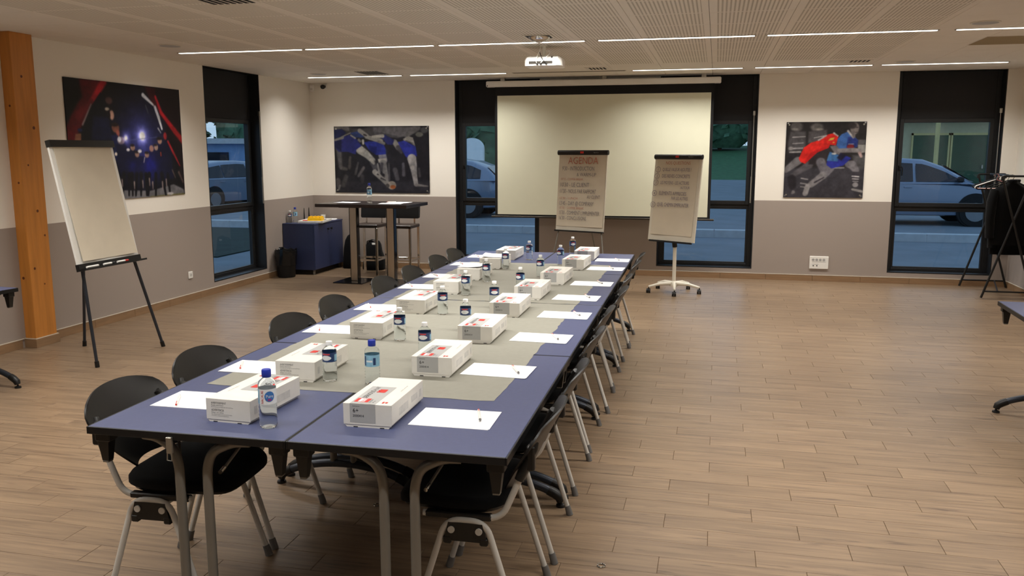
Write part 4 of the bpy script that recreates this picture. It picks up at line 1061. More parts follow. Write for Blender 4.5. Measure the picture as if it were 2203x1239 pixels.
PJ = (-1.645, 8.20, ZC)
t = thing('projector', 'white projector with hanging cables on a ceiling pole', 'projector', PJ)
c = (-1.645, 8.36)
def pring(z, k, dx=0):
    hx, hy = .178*k, .135*k; q = []
    for a, b in ((-1, -.8), (-.9, -1), (.86, -1), (1, -.75), (1, .7), (.9, 1), (-.9, 1), (-1, .8)): q.append((c[0]+hx*a, c[1]+hy*b, z))
    return q
MB().loft([pring(2.516, .96), pring(2.522, 1), pring(2.575, 1), pring(2.604, .93), pring(2.612, .80)]).build('body', WHITEP, t, 40, origin=PJ)
MB().box((c[0]-.02, c[1]-.1345, 2.55), (.23, .004, .026), .001).build('port_panel', BARG, t, origin=PJ)
m = MB()
for k in range(6): m.box((c[0]+.115+.008*k, c[1]-.136, 2.545), (.003, .003, .036))
for k in range(5): m.box((c[0]-.155, c[1]-.136, 2.537+.007*k), (.03, .003, .002))
m.build('vent_slot', CARDL, t, origin=PJ)
MB().disc((c[0]+.05, c[1]+.14, 2.56), .036, .03, 'y', 20).build('lens', GRAPH, t, origin=PJ)
MB().disc((c[0]+.088, c[1]-.118, 2.596), .013, .02, 'z', 14).build('focus_knob', BARG, t, origin=PJ)
m = MB().tube([(c[0], c[1]-.06, 2.625), (c[0], c[1]-.06, ZC)], .017, 14).disc((c[0], c[1]-.06, ZC-.004), .045, .008, 'z', 20).box((c[0]-.0, c[1]-.03, 2.618), (.16, .10, .010), .003); m.build('ceiling_mount', CREAMP, t, origin=PJ)
for (x0, pts, r, mm) in ((0, [(-.03, -.06, ZC), (-.035, -.10, 2.66), (-.05, -.15, 2.605), (-.06, -.175, 2.565), (-.05, -.145, 2.535)], .0035, WHITEP), (0, [(.02, -.07, 2.655), (.055, -.09, 2.665), (.07, -.12, 2.635), (.03, -.17, 2.585), (-.015, -.15, 2.545)], .0035, WHITEP), (0, [(-.035, -.10, 2.65), (.0, -.165, 2.58), (.035, -.15, 2.542)], .0035, BLKP)):
    MB().tube(fillet([(c[0]+a, c[1]+b, z) for a, b, z in pts], .04, 4), r, 8).build('cable', mm, t, origin=PJ)
for x in (-.05, -.015, .038): MB().box((c[0]+x, c[1]-.147, 2.536), (.02, .024, .012), .002).build('plug', BLKP, t, origin=PJ)

# ------------------------------------------------------------------ things on and in the ceiling
def grille(name, label, x, y, w, d, nx, dark):
    t = thing(name, label, 'vent', (x, y, ZC), 0)
    m = MB().span((-w/2, -d/2, -.004), (w/2, d/2, -.0005), .001); m.build('face_plate', CEIL, t, 0)
    for k in range(nx): MB().span((-w/2+.012+(w-.024)*k/nx, -d/2+.015, -.0065), (-w/2+.012+(w-.024)*(k+.55)/nx, d/2-.015, -.004)).build('slot', SBLACK if k >= dark else CARDL, t, 0)
grille('ceiling_vent', 'slotted ceiling vent at the top edge, left of the projector', -3.22, 5.37, .36, .22, 7, 0)
grille('ceiling_vent', 'dark louvred ceiling vent near the scrum poster', -4.33, 10.55, .34, .46, 8, 0)
grille('ceiling_vent', 'slotted ceiling vent above the projection screen case', -1.46, 10.66, .28, .26, 6, 1)
grille('ceiling_vent', 'slotted ceiling vent before the window right of the screen', 1.42, 10.5, .46, .22, 10, 5)
for lab, x, y in (('flush round ceiling speaker near the pine post', -5.11, 7.45), ('flush round ceiling speaker above the coat rack side', 2.02, 7.65), ('flush round ceiling speaker near the left back corner', -5.08, 10.56), ('flush round ceiling speaker before the right back window', 2.03, 10.69)):
    t = thing('ceiling_speaker', lab, 'speaker', (x, y, ZC)); MB().lathe([(.11, 0), (.112, -.003), (.104, -.006), (.0, -.0062)][::-1], 28, (0, 0, 0), False, True).build('rim', CREAMP, t)
    MB().disc((0, 0, -.0066), .095, .001, 'z', 28).build('mesh_grille', CARDG, t)
t = thing('access_hatch', 'dull brown ceiling hatch panel at the right edge', 'hatch', (2.95, 8.88, ZC)); MB().span((-.66, -.30, -.006), (.66, .30, -.0005), .001).build('hatch_panel', mat('brown_hatch', (150, 132, 98), .8, var=.03), t, 0)
MB().span((-.67, -.31, -.003), (.67, .31, -.0004), .001).build('hatch_rim', CEIL, t, 0)
t = thing('spotlight', 'square recessed ceiling spotlight just before the projector', 'light', (-1.56, 7.63, ZC))
m = MB().box((0, 0, -.003), (.26, .22, .005), .001); m.build('square_rim', CREAMP, t)
MB().box((0, 0, -.0058), (.22, .18, .001)).build('dark_opening', SBLACK, t, 0)
rf = MB().lathe([(.095, -.006), (.088, -.020), (.066, -.036), (.035, -.046)], 24, (0, .01, 0), True, True).build('reflector', CHROME, t)
MB().lathe([(.03, -.044), (.028, -.052), (.012, -.055)], 16, (0, .01, 0)).build('bulb_cap', WHITEP, rf)
t = thing('security_camera', 'small black dome camera high in the left back corner', 'camera', (-5.66, YB, 2.66))
MB().box((0, -.006, 0), (.07, .012, .07), .004).build('wall_plate', WHITEP, t)
MB().tube([(0, -.01, 0), (0, -.05, -.005)], .02, 14).build('housing', BLKP, t)
m = MB().lathe([(.003, -.036), (.022, -.03), (.034, -.012), (.036, 0), (.03, .02), (.012, .03)], 18, (0, -.075, -.005)); m.build('lens_dome', GRAPH, t)
t = thing('alarm_sensor', 'small white sensor on the wall in the left back corner', 'sensor', (-5.86, YB, 2.64)); MB().box((0, -.02, 0), (.06, .04, .09), .01).build('sensor_body', WHITEP, t); MB().box((0, -.041, -.015), (.035, .004, .03), .001).build('sensor_window', CARDL, t)

# sockets
t = thing('wall_socket', 'single white socket low on the left wall', 'socket', (XL, 8.735, .30), R(90)); MB().box((0, -.006, 0), (.082, .012, .082), .004).build('plate', WHITEP, t)
MB().disc((0, -.0122, 0), .022, .002, 'y', 20).build('socket_well', CARDL, t); m = MB()
for a in (-.008, .008): m.disc((a, -.0136, 0), .0035, .002, 'y', 8)
m.build('pin_hole', INK, t)
t = thing('socket_panel', 'wide white panel of four sockets low on the back wall', 'socket', (1.372, YB, .25), 0); MB().box((0, -.008, 0), (.24, .016, .17), .005).build('plate', WHITEP, t)
for k in range(4):
    w = MB().disc((-.075+.045*k, -.0165, .038), .018, .002, 'y', 18).build('socket_well', CARDG, t); m = MB()
    for a in (-.007, .007): m.disc((-.075+.045*k+a, -.018, .038), .003, .002, 'y', 8)
    m.build('pin_hole', INK, w)
MB().box((0, -.0165, .01), (.17, .001, .003)).box((-.045, -.0165, -.022), (.08, .001, .003)).build('label_strip', INKG, t, 0)
for k in range(2): MB().box((-.07+.045*k, -.0165, -.042), (.016, .002, .014), .0005).build('data_port', INK, t)

# ------------------------------------------------------------------ flipcharts
def plane(o, u, v):
    o, u, v = Vector(o), Vector(u).normalized(), Vector(v).normalized(); n = u.cross(v).normalized()
    return lambda a, b, d=0.0: tuple(o+u*a+v*b+n*d)          # d > 0 towards the reader
def slab(P, a0, b0, a1, b1, d0, d1):
    return MB().loft([[P(a0, b0, d), P(a1, b0, d), P(a1, b1, d), P(a0, b1, d)] for d in (d0, d1)])
def pad(P, w, b0, b1, d, th, wave, seed):
    r = random.Random(seed); ph = r.uniform(0, 6)
    return MB().sheet(lambda u, v: P(-w/2+w*u, b0+(b1-b0)*v, d+wave*((1-v)**2*(.5+.5*math.sin(3.1*u*2+ph))+.25*math.sin(9*u+ph)*math.sin(math.pi*v))), 16, 16, th)
def tripod_legs(t, o, legs, m, r=.012, tip=BLKP):
    for a, b in legs:
        l = MB().tube([a, b], [r, r*.9], 10).build('leg', m, t, origin=o)
        a_, b_ = Vector(a), Vector(b); d = (b_-a_).normalized(); MB().tube([b_-d*.05, b_], [r*1.25, r*1.3], 10).build('rubber_tip', tip, l, origin=o)

# A: blank tripod easel by the left wall
o = (-4.87, 6.10, 0)
t = thing('flipchart_easel', 'blank flipchart on black tripod legs before the squad poster', 'flipchart', o)
P = plane((-4.85, 6.072, .825), (.02, 1, 0), (-.2, .014, .965))
slab(P, -.355, 0, .355, .99, -.018, 0).build('board', WHITEP, t, 0, origin=o)
pad(P, .64, .03, .955, .006, .003, .02, 4).build('paper_pad', PAD, t, 50, origin=o)
slab(P, -.36, .945, .36, .998, -.022, .022).build('clamp_bar', BLKP, t, 0, origin=o)
m = slab(P, -.365, -.03, .365, .012, -.02, .012); k = slab(P, -.365, -.045, .365, -.03, -.02, .07); m.add(k.v, k.f); m.build('pen_tray', BLKP, t, 0, origin=o)
tripod_legs(t, o, [(P(-.30, -.02, -.02), (-4.795, 5.765, 0)), (P(.31, -.02, -.02), (-4.742, 6.545, 0)), (P(0, .85, -.03), (-5.44, 6.40, 0))], STEELD, .014)
for k, (a, b, m1, m2, lab) in enumerate(((-.33, -.20, WHITEP, WHITEP, 'all white marker pen on the easel tray'), (-.14, -.01, WHITEP, INK, 'white marker pen with black cap on the easel tray'), (.02, .15, WHITEP, RED, 'white marker pen with red cap on the easel tray'))):
    q = thing('marker_pen', lab, 'pen', P((a+b)/2, -.03, .052)); oo = P((a+b)/2, -.03, .052)
    MB().tube([P(a, -.021, .052), P(a+.09, -.021, .052)], .0085, 10).build('barrel', m1, q, origin=oo); MB().tube([P(a+.09, -.021, .052), P(b, -.021, .052)], [.0092, .008], 10).build('cap', m2, q, origin=oo)

def logo_bar(t, o, P, w, b, round_ends):
    m = MB().loft([[P(s*w/2, b+.030*math.cos(q), .004+.024*math.sin(q)) for q in [2*math.pi*k/14 for k in range(14)]] for s in (-1, 1)])
    bar = m.build('clamp_bar', BLKP, t, 40, origin=o)
    slab(P, -.025, b-.012, .022, b+.012, .026, .0295).build('red_badge', RED, bar, 0, origin=o)
    lettering([('flipchart', .16, b-.006, .009, .07)], lambda a, c: P(a, c, .0286)).build('lettering', CARDG, bar, 0, origin=o)
# B: agenda easel
o = (-1.63, 10.5, 0)
t = thing('flipchart_easel', 'tripod flipchart with the handwritten agenda before the screen', 'flipchart', o)
cy, sy = math.cos(R(20)), math.sin(R(20)); nb = Vector((-sy, -cy, 0))
P = plane((-1.63, 10.5, .738), (cy, -sy, 0), Vector((0, 0, 1))*math.cos(R(5))-nb*math.sin(R(5)))
slab(P, -.335, 0, .335, .97, -.018, 0).build('board', CREAMP, t, 0, origin=o)
pg = pad(P, .65, .055, .955, .005, .003, .012, 9).build('paper_pad', PAD, t, 50, origin=o)
logo_bar(t, o, P, .70, .965, True)
slab(P, -.335, -.012, .335, .006, -.02, .035).build('pen_tray', BLKP, t, 0, origin=o)
Q = lambda a, b: P(a, b, .0275 if b > .5 else .031)
lettering([('AGENDA', -.19, .825, .085, .42)], Q).build('red_title', MARKER_R, pg, 0, origin=o)
AG = [("9'30 - INTRODUCTION", -.27, .745, .05, .45), ('& WARM-UP', -.06, .675, .042, .27), ("10'30 - LE CLIENT", -.29, .545, .05, .41), ("11'30 - NOUS PAR RAPPORT", -.29, .465, .05, .51), ('AU CLIENT', .10, .405, .04, .18), ("13'45 - DAY @ COMPANY", -.29, .315, .05, .49), ("15'30 - COMMENT L'IMPLEMENTER", -.285, .20, .048, .57), ("16'30 - CONCLUSIONS", -.285, .135, .046, .39)]
lettering(AG, Q).build('dark_lettering', MARKER, pg, 0, origin=o)['kind'] = 'stuff'
lettering([("10'15 - COFFEE BREAK", -.285, .625, .026, .32), ("12'30 - LUNCH", -.29, .39, .026, .26), ("15'15 - COFFEE BREAK", -.285, .27, .026, .35)], Q).build('red_lettering', MARKER_R, pg, 0, origin=o)['kind'] = 'stuff'
tripod_legs(t, o, [(P(-.30, 0, -.02), (-2.03, 10.42, 0)), (P(.30, 0, -.02), (-1.24, 10.14, 0)), (P(0, .6, -.03), (-1.42, 11.12, 0))], GREYD, .009)
# C: mobile flipchart
o = (-.46, 10.6, 0)
t = thing('mobile_flipchart', 'cream mobile flipchart on a five-star castor base with numbered questions', 'flipchart', o)
cy, sy = math.cos(R(33)), math.sin(R(33)); nb = Vector((-sy, -cy, 0))
P = plane((-.515, 10.55, .645), (cy, -sy, 0), Vector((0, 0, 1))*math.cos(R(7))-nb*math.sin(R(7)))
slab(P, -.34, -.01, .34, 1.02, -.02, 0).build('board', CREAMP, t, 0, origin=o)
pg = pad(P, .60, .06, 1.0, .005, .003, .010, 14).xf(lambda x, y, z: (x, y, z)).build('paper_pad', PAD, t, 50, origin=o)
logo_bar(t, o, P, .69, 1.01, True)
slab(P, -.30, -.03, .30, -.008, -.02, .03).build('pen_tray', BLKP, t, 0, origin=o)
Q = lambda a, b: P(a-.01, b, .0285)
QS = [("QUELLE VALEUR AJOUTEE ?", -.19, .835, .040, .42), ("DES REVES CONCRETS", -.19, .755, .042, .41), ("LES MOYENS - LES ACTEURS", -.205, .675, .040, .42), ("AUTOUR", .10, .625, .03, .13), ("ELEMENTS APPRECIES", -.21, .545, .044, .40), ("PAR LES AUTRES", -.02, .49, .038, .24), ("QUEL CHEMIN EMPRUNTER", -.22, .405, .046, .46)]
w = lettering(QS, Q)
for i, b in enumerate((.835, .755, .675, .545, .405)):
    a = -.255-.012*i*.6
    k = lettering([(str(i+1), a-.012, b, .034, None)], Q); w.add(k.v, k.f)
    k = MB().sheet(lambda u, v: Q(a+(.032+.005*v)*math.cos(2*math.pi*u), b+.017+(.030+.005*v)*math.sin(2*math.pi*u)), 20, 1); w.add(k.v, k.f)
w.build('dark_lettering', MARKER_P, pg, 0, origin=o)['kind'] = 'stuff'
lettering([('NOS QUESTIONS', -.15, .915, .038, .36)], Q).build('red_title', MARKER_R, pg, 0, origin=o)
MB().tube([(-.46, 10.6, .10), (-.46, 10.6, .62)], .022, 16).build('pole', CREAMP, t, origin=o)
MB().tube([(-.46, 10.6, .56), (-.475, 10.585, .68)], .03, 14).build('pole_head', BLKP, t, origin=o)
b = MB().lathe([(.05, .075), (.05, .125), (.03, .14)], 18, (-.46, 10.6, 0)).build('hub', CREAMP, t, origin=o)
for k in range(5):
    a = R(-90+4+72*k); ca, sa = math.cos(a), math.sin(a)
    arm = MB().tube([(-.46+.03*ca, 10.6+.03*sa, .112), (-.46+.18*ca, 10.6+.18*sa, .108), (-.46+.32*ca, 10.6+.32*sa, .078)], [.024, .02, .013], 10).build('base_arm', CREAMP, t, origin=o)
    cx, cy_ = -.46+.32*ca, 10.6+.32*sa
    MB().disc((cx+.01, cy_, .028), .028, .022, 'x', 18).disc((cx-.016, cy_, .028), .028, .022, 'x', 18).tube([(cx, cy_, .028), (cx, cy_, .072)], .008, 8).build('castor', BLKP, arm, origin=o)

# ------------------------------------------------------------------ corner: cabinet, bins, bags
o = (-5.665, 11.425, 0)
t = thing('low_cabinet', 'blue two-door cabinet in the left back corner', 'cabinet', o)
x0, x1, y0, y1, zt = -5.908, -5.425, 10.965, 11.895, .72
m = MB().span((x0, y0, .07), (x1-.02, y1, zt-.02), .001); m.build('carcass', CABB, t, 0, origin=o)
MB().span((x0, y0-.004, zt-.02), (x1+.004, y1+.004, zt), .002).build('cabinet_top', CABB, t, 0, origin=o)
for a, b in ((y0+.002, (y0+y1)/2-.0015), ((y0+y1)/2+.0015, y1-.002)):
    d = MB().span((x1-.019, a, .075), (x1, b, zt-.024), .0015).build('door', CABB, t, 0, origin=o)
    yk = b-.05 if a < 11.2 else a+.05
    MB().tube([(x1, yk, zt-.10), (x1+.018, yk, zt-.10)], .008, 10).disc((x1+.022, yk, zt-.10), .016, .014, 'x', 14).build('knob', BLKP, d, origin=o)
MB().span((x0+.03, y0+.05, 0), (x1-.06, y1-.05, .07)).build('plinth', BLKP, t, 0, origin=o)
for y in (y0+.05, y1-.05): MB().lathe([(.018, 0), (.018, .07)], 12, (x1-.05, y, 0)).build('foot', GREYD, t, origin=o)
# things on the cabinet
TZ = zt
oo = (-5.578, 11.30, TZ); t = thing('serving_tray', 'white tray on the blue cabinet', 'tray', oo, R(10))
MB().span((-.18, -.24, 0), (.18, .24, .012), .004).build('tray_floor', WHITEP, t)
m = MB()
for s in (-1, 1): m.span((s*.18, -.24, .004), (s*.165, .24, .032), .003).span((-.18, s*.24, .004), (.18, s*.225, .032), .003)
m.build('rim', WHITEP, t)
oo = (-5.545, 11.27, TZ+.013); t = thing('yellow_brick', 'yellow studded plastic block on the white tray', 'toy', oo, R(12)); MB().span((-.10, -.085, 0), (.10, .085, .055), .006).build('block', YELL, t)
for i in range(4):
    for j in range(3): MB().lathe([(.018, .054), (.018, .069), (.016, .071)], 14, (-.075+.05*i, -.056+.056*j, 0)).build('stud', YELL, t)
oo = (-5.665, 11.19, TZ+.0125); t = thing('red_dish', 'small red dish left on the white tray', 'dish', oo); MB().lathe([(.025, 0), (.042, .012), (.046, .02), (.042, .019), (.018, .006)], 20).build('dish_body', ORNG, t)
oo = (-5.50, 11.46, TZ+.013); t = thing('scissors', 'black handled scissors on the white tray', 'scissors', oo, R(70)); MB().loft([[(-.07, -.004, .002), (.0, -.008, .002), (.0, .008, .002), (-.07, .004, .002)], [(-.07, -.003, .004), (.0, -.006, .005), (.0, .006, .005), (-.07, .003, .004)]]).build('blades', CHROME, t)
m = MB()
for s in (-1, 1): m.tube([(.03+.022*math.cos(a), s*.016+.014*math.sin(a), .005) for a in [2*math.pi*k/12 for k in range(13)]], .004, 8)
m.build('handles', BLKP, t)
oo = (-5.62, 11.76, TZ); t = thing('paper_stack', 'loose white papers on the cabinet behind the tray', 'paper', oo, R(15)); MB().span((-.15, -.09, 0), (.15, .11, .004)).box((.0, .01, .006), (.3, .21, .003), rz=R(9)).build('sheets', SHEET, t, 0)
for k, (x, y) in enumerate(((-5.80, 11.42), (-5.79, 11.55))):
    oo = (x, y, TZ+.0); t = thing('cup_pens', ('black pen stub upright behind the tray, left one', 'black pen stub upright behind the tray, right one')[k], 'pen', oo); MB().tube([(0, 0, 0), (0, 0, .17), (.001, 0, .19)], [.012, .006, .003], 8).build('barrel', BLKP, t)
oo = (-5.60, 11.62, TZ+.0); t = thing('glass_cup', 'white cup on the cabinet behind the yellow block', 'cup', oo); MB().lathe([(.028, 0), (.036, .08), (.033, .08), (.025, .005)], 20).build('cup_body', WHITEP, t)
q = again(S0, su, (-5.86, 11.10, TZ), .3, 'small white-capped bottle at the cabinet corner', 'bottles on the cabinet')
q = tall_bottle(.212, False); q.location = (-5.83, 11.20, TZ); q['label'] = 'tall blue-capped bottle at the back of the cabinet'; q['group'] = 'bottles on the cabinet'

def waste_bin(loc, label, r, h, group=None):
    t = thing('waste_bin', label, 'bin', loc, 0, group)
    MB().lathe([(r*.80, 0), (r*.84, .01), (r, h-.02), (r*1.03, h), (r*.95, h), (r*.8, .02)], 28, (0, 0, 0)).build('bin_body', BINP, t)
    rr = random.Random(int(loc[1]*100)); j = [rr.uniform(-1, 1) for _ in range(29)]; j[28] = j[0]
    def f(u, v):
        i = int(round(u*28)); a = 2*math.pi*u
        rad = r*(1.0+.06*v) + .012*j[i]*v*1.2 if v < .75 else r*1.02-.05*(v-.75)+.010*j[i]
        z = h-.20+.26*v+.02*j[i]*v if v < .75 else h+.015+.02*j[(i*3) % 28]-.10*(v-.75)
        return (rad*math.cos(a), rad*math.sin(a), z)
    MB().sheet(f, 28, 8, .0015).build('bin_bag', BINBAG, t, 25)
waste_bin((-5.75, 10.73, 0), 'black waste bin with bag rim beside the blue cabinet', .142, .37)
def bag(name, label, loc, rz, w, d, h, sag):
    t = thing(name, label, 'bag', loc, rz)
    def ring(z, k, dx=0):
        return [(dx+w*k*math.copysign(abs(math.cos(a))**.6, math.cos(a)), d*k*math.copysign(abs(math.sin(a))**.6, math.sin(a))*(1+.08*math.sin(3*a)), z*(1+.03*math.sin(2*a+1))) for a in [2*math.pi*i/24 for i in range(24)]]
    MB().loft([ring(0, .9), ring(.02, 1), ring(h*.3, .97, .01), ring(h*.62, .80, -.01), ring(h*.85, .66, 0), ring(h*.97, .45, .01), ring(h, .2, .01)]).build('bag_body', BLKF, t, 60)
    MB().tube([(-.09, -d*.55, h*.72), (-.08, -d*.4, h*1.0), (0, -d*.3, h*1.06), (.08, -d*.4, h*1.0), (.09, -d*.55, h*.72)], .010, 8).build('handle', BLKP, t)
    MB().tube([(-w*.7, -d*.80, h*.5), (0, -d*1.0, h*.42), (w*.7, -d*.80, h*.5)], .006, 6).build('zip', BARG, t)
    return t
bg1 = bag('shoulder_bag', 'slumped black shoulder bag on the floor behind the high table', (-4.86, 11.72, 0), R(8), .165, .13, .42, 0)
MB().box((.02, -.075, .385), (.05, .012, .03), .004).build('white_tag', WHITEP, bg1)
bag('backpack', 'black backpack squeezed between the blue cabinet and the bag', (-5.25, 11.80, 0), R(90), .11, .12, .50, 0)

# ------------------------------------------------------------------ high table and bar stools
o = (-4.385, 10.56, 0); hr = R(-2)
t = thing('high_table', 'dark high table on two chrome columns under the scrum poster', 'table', o, hr)
MB().span((-.635, -.375, 1.008), (.635, .375, 1.05), .003).build('tabletop', WENGE, t)
for s in (-1, 1):
    x = s*.265
    MB().span((x-.215, -.25, 0), (x+.205 if s < 0 else x+.215, .25, .012), .003).build('base_plate', GRAPH, t)
    c = MB().span((x-.045, -.045, .012), (x+.045, .045, 1.008), .004).build('column', BRUSH, t)
    MB().span((x-.055, -.04, .012), (x-.0455, .04, 1.008), .002).span((x+.0455, -.04, .012), (x+.055, .04, 1.008), .002).build('dark_strip', GRAPH, c)
    MB().box((x, 0, .998), (.30, .30, .018), .003).build('top_plate', BARG, c)
def stool(loc, label):
    t = thing('bar_stool', label, 'stool', loc, 0, 'bar stools behind the high table')
    MB().box((0, 0, .70), (.36, .38, .045), .008).build('seat', WENGE, t)
    for sx in (-1, 1):
        for sy in (-1, 1): MB().span((sx*.178, sy*.188, 0), (sx*.148, sy*.158, .678), .002).build('leg', CHROME, t)
    for sy in (-1, 1): MB().span((-.148, sy*.173-.012, .22), (.148, sy*.173+.012, .245), .002).build('footrest', CHROME, t)
    for sx in (-1, 1): MB().span((sx*.163-.012, -.158, .22), (sx*.163+.012, .158, .245), .002).build('footrest', CHROME, t)
    for sx in (-1, 1): MB().span((sx*.115-.010, .150, .72), (sx*.115+.010, .170, .86), .002).build('back_post', CHROME, t)
    MB().loft([[(x, y+ (.02 if z > .9 else 0), z) for x, y in ((-.185*k, .125), (.185*k, .125), (.185*k, .185), (-.185*k, .185))] for z, k in ((.795, .93), (.81, 1), (.97, 1), (1.0, .94))]).build('backrest', LEATH, t, 30)
stool((-4.678, 11.17, 0), 'chrome bar stool with black backrest, left of the two behind the high table')
stool((-4.190, 11.165, 0), 'chrome bar stool with black backrest, right of the two behind the high table')
q = again(P0, pu, (-4.74, 10.57, 1.05), R(-12), 'white sheet on the left half of the high table', 'sheets on the high table')
q = again(P0, pu, (-4.08, 10.45, 1.05), R(8), 'white sheet at the front right of the high table', 'sheets on the high table')
q = again(P0, pu, (-4.06, 10.70, 1.05), R(-6), 'white sheet at the back right of the high table', 'sheets on the high table')
q = again(N0, nu, (-4.16, 10.71, 1.0523), R(20), 'pen on the back right sheet of the high table')
q = tall_bottle(.26, False); q.location = (-4.395, 10.50, 1.05); q['label'] = 'tall blue-capped water bottle standing on the high table'

# ------------------------------------------------------------------ coat rack
o = (3.35, 11.4, 0)
t = thing('coat_rack', 'black folding coat rack with crossed legs in the right corner', 'rack', o)
RZ = 1.43
for y in (10.92, 11.86):
    for a, b in (((3.08, 0), (3.51, RZ)), ((3.615, 0), (3.19, RZ))):
        dy = .012 if a[0] < 3.3 else -.012
        MB().tube([(a[0], y+dy, .01), (b[0], y+dy, RZ)], .013, 10).build('leg', BLKP, t, origin=o)
    MB().tube(fillet([(3.19, y-.012, RZ-.05), (3.19, y-.012, RZ), (3.51, y+.012, RZ), (3.51, y+.012, RZ-.05)], .03, 4), .013, 10).build('top_bar', BLKP, t, origin=o)
    MB().tube([(3.11, y, .09), (3.59, y, .09)], .010, 8).build('cross_bar', BLKP, t, origin=o)
MB().tube([(3.33, 10.92, RZ), (3.33, 11.86, RZ)], .013, 10).build('hanging_rail', BLKP, t, origin=o)
MB().tube([(3.25, 10.92, .09), (3.48, 11.86, .09)], .009, 8).build('cross_bar', BLKP, t, origin=o)
def hanger(y, label, m, skew=0.0, dx=0.0):
    h = thing('coat_hanger', label, 'hanger', (3.33+dx, y, RZ), R(skew), 'hangers on the coat rack')
    MB().tube([(.0+.022*math.sin(a), 0, .013+.022*math.cos(a)-.022+.0) for a in [R(-100+24*k) for k in range(11)]] + [(-.0, 0, -.06)], .003, 8).build('hook', CHROME if m is WHITEP else m, h)
    MB().tube(fillet([(0, 0, -.06), (-.05, 0, -.075), (-.21, 0, -.135), (-.22, 0, -.155), (-.20, 0, -.165), (.20, 0, -.165), (.22, 0, -.155), (.21, 0, -.135), (.05, 0, -.075), (0, 0, -.06)], .02, 4), .0075, 8).build('shoulder_bar', m, h)
hanger(11.03, 'hanger carrying the nearer black coat', BLKP)
hanger(11.20, 'hanger carrying the farther black coat', BLKP)
hanger(11.32, 'black empty hanger just behind the coats, reaching out to the left', BLKP, 6, -.085)
hanger(11.39, 'pink empty hanger behind the coats', PINKP, 4, -.06)
hanger(11.46, 'white empty hanger behind the pink one', WHITEP, -3, -.05)
for k in range(4): hanger(11.53+.075*k, 'empty black hanger at the far end of the rail, %s past the white one' % ORD[k], BLKP, (3, -4, 2, -2)[k])
def coat(y, label, hem, w, dx, seed):
    oo = (3.34+dx, y, RZ); t = thing('black_coat', label, 'coat', oo, 0, 'coats on the rack'); r = random.Random(seed); ph = r.uniform(0, 6)
    def ring(z, hw, hd):
        return [(hw*math.copysign(abs(math.cos(a))**.7, math.cos(a))*(1+.04*math.sin(5*a+ph)), hd*math.copysign(abs(math.sin(a))**.8, math.sin(a))*(1+.15*math.sin(6*a+ph)), z) for a in [2*math.pi*i/36 for i in range(36)]]
    MB().loft([ring(hem, w*1.04, .055), ring(hem+.2, w, .055), ring(-.45, w*.98, .055), ring(-.22, w*.98, .05), ring(-.155, w*.93, .042), ring(-.115, w*.62, .038), ring(-.085, w*.3, .032), ring(-.06, w*.2, .028)]).build('coat_body', BLKF, t, 60)
    for s in (-1, 1):
        MB().tube([(s*w*.88, 0, -.17), (s*w*1.02, -.02, -.30), (s*w*1.06, -.03, -.50), (s*w*1.02, -.04, hem+.08)], [.05, .055, .05, .045], 14).build('sleeve', BLKF, t, 60)
    MB().lathe([(w*.24, -.085), (w*.30, -.06), (w*.27, -.045)], 16).build('collar', BLKF, t, 60)
coat(11.03, 'nearer black coat on the rack, shorter of the two', -.80, .20, -.005, 1)
coat(11.20, 'farther black coat on the rack, longer of the two', -.93, .20, .075, 2)

# two small metal rings lying on the floor
for lab, x, y in (('small metal ring on the floor under the left chairs', -1.56, 3.72), ('small metal ring on the floor under the nearest right chair', -.41, 3.35)):
    t = thing('metal_ring', lab, 'ring', (x, y, 0)); MB().tube([(.016*math.cos(a), .016*math.sin(a), .003) for a in [2*math.pi*k/20 for k in range(21)]], .003, 6, False).build('ring_body', CHROME, t)
# ------------------------------------------------------------------ outdoors: car park at dusk
structure('ground_outside', MB().span((-40, YB+.3, -.3), (60, 17.9, -.02)).span((-60, -30, -.3), (XL-.25, YB+.3, -.02)), ASPH)
structure('ground_parking', MB().span((-60, 18.1, -.3), (80, 60, .12)), ASPH)
kb = structure('kerb_outside', MB().span((-60, 17.9, -.3), (80, 18.1, .10)), KERB)
for k in range(-12, 20): MB().span((k+.004, 17.895, -.1), (k+.996, 18.105, .135), .008).build('kerb_stone', KERB, kb, 0)
m = MB().sheet(lambda u, v: (-60+100*u, 48+29*v, .1+2.2*v**1.2+.15*math.sin(9*u)), 30, 8); tag(m.build('grass_bank', GRASS, None), 'green grass bank behind the car park', 'grass', None, 'stuff')
def bush(name, label, x, y, z, rx, ry, rz, n, seed, cat='hedge'):
    r = random.Random(seed); t = thing(name, label, cat, (x, y, z)); m = MB()
    for _ in range(n):
        a, b = r.uniform(0, 2*math.pi), math.acos(r.uniform(-.2, 1)); k = r.uniform(.75, 1.05)
        c = Vector((rx*k*math.sin(b)*math.cos(a), ry*k*math.sin(b)*math.sin(a), rz*k*math.cos(b)+.25*rz)); s = r.uniform(.10, .2)*min(rx, rz)
        d1 = Vector((r.uniform(-1, 1), r.uniform(-1, 1), r.uniform(-1, 1))).normalized(); d2 = d1.cross(Vector((r.uniform(-1, 1), r.uniform(-1, 1), r.uniform(-1, 1)))).normalized()
        m.add([tuple(c+d1*s), tuple(c+d2*s*.6), tuple(c-d1*s), tuple(c-d2*s*.6)], [(0, 1, 2, 3)])
    f = m.build('foliage', HEDGE, t, 0); f['kind'] = 'stuff'
    MB().lathe([(rx*k, z) for k, z in ((.5, 0), (.86, rz*.2), (.9, rz*.6), (.7, rz*.95), (.3, rz*1.15))], 18).xf(lambda a, b, c: (a, b*ry/rx, c)).build('inner_foliage', HEDGE, t)
    MB().tube([(0, 0, -.4), (0, 0, .4)], .18, 8).build('trunk', KNOT, t)
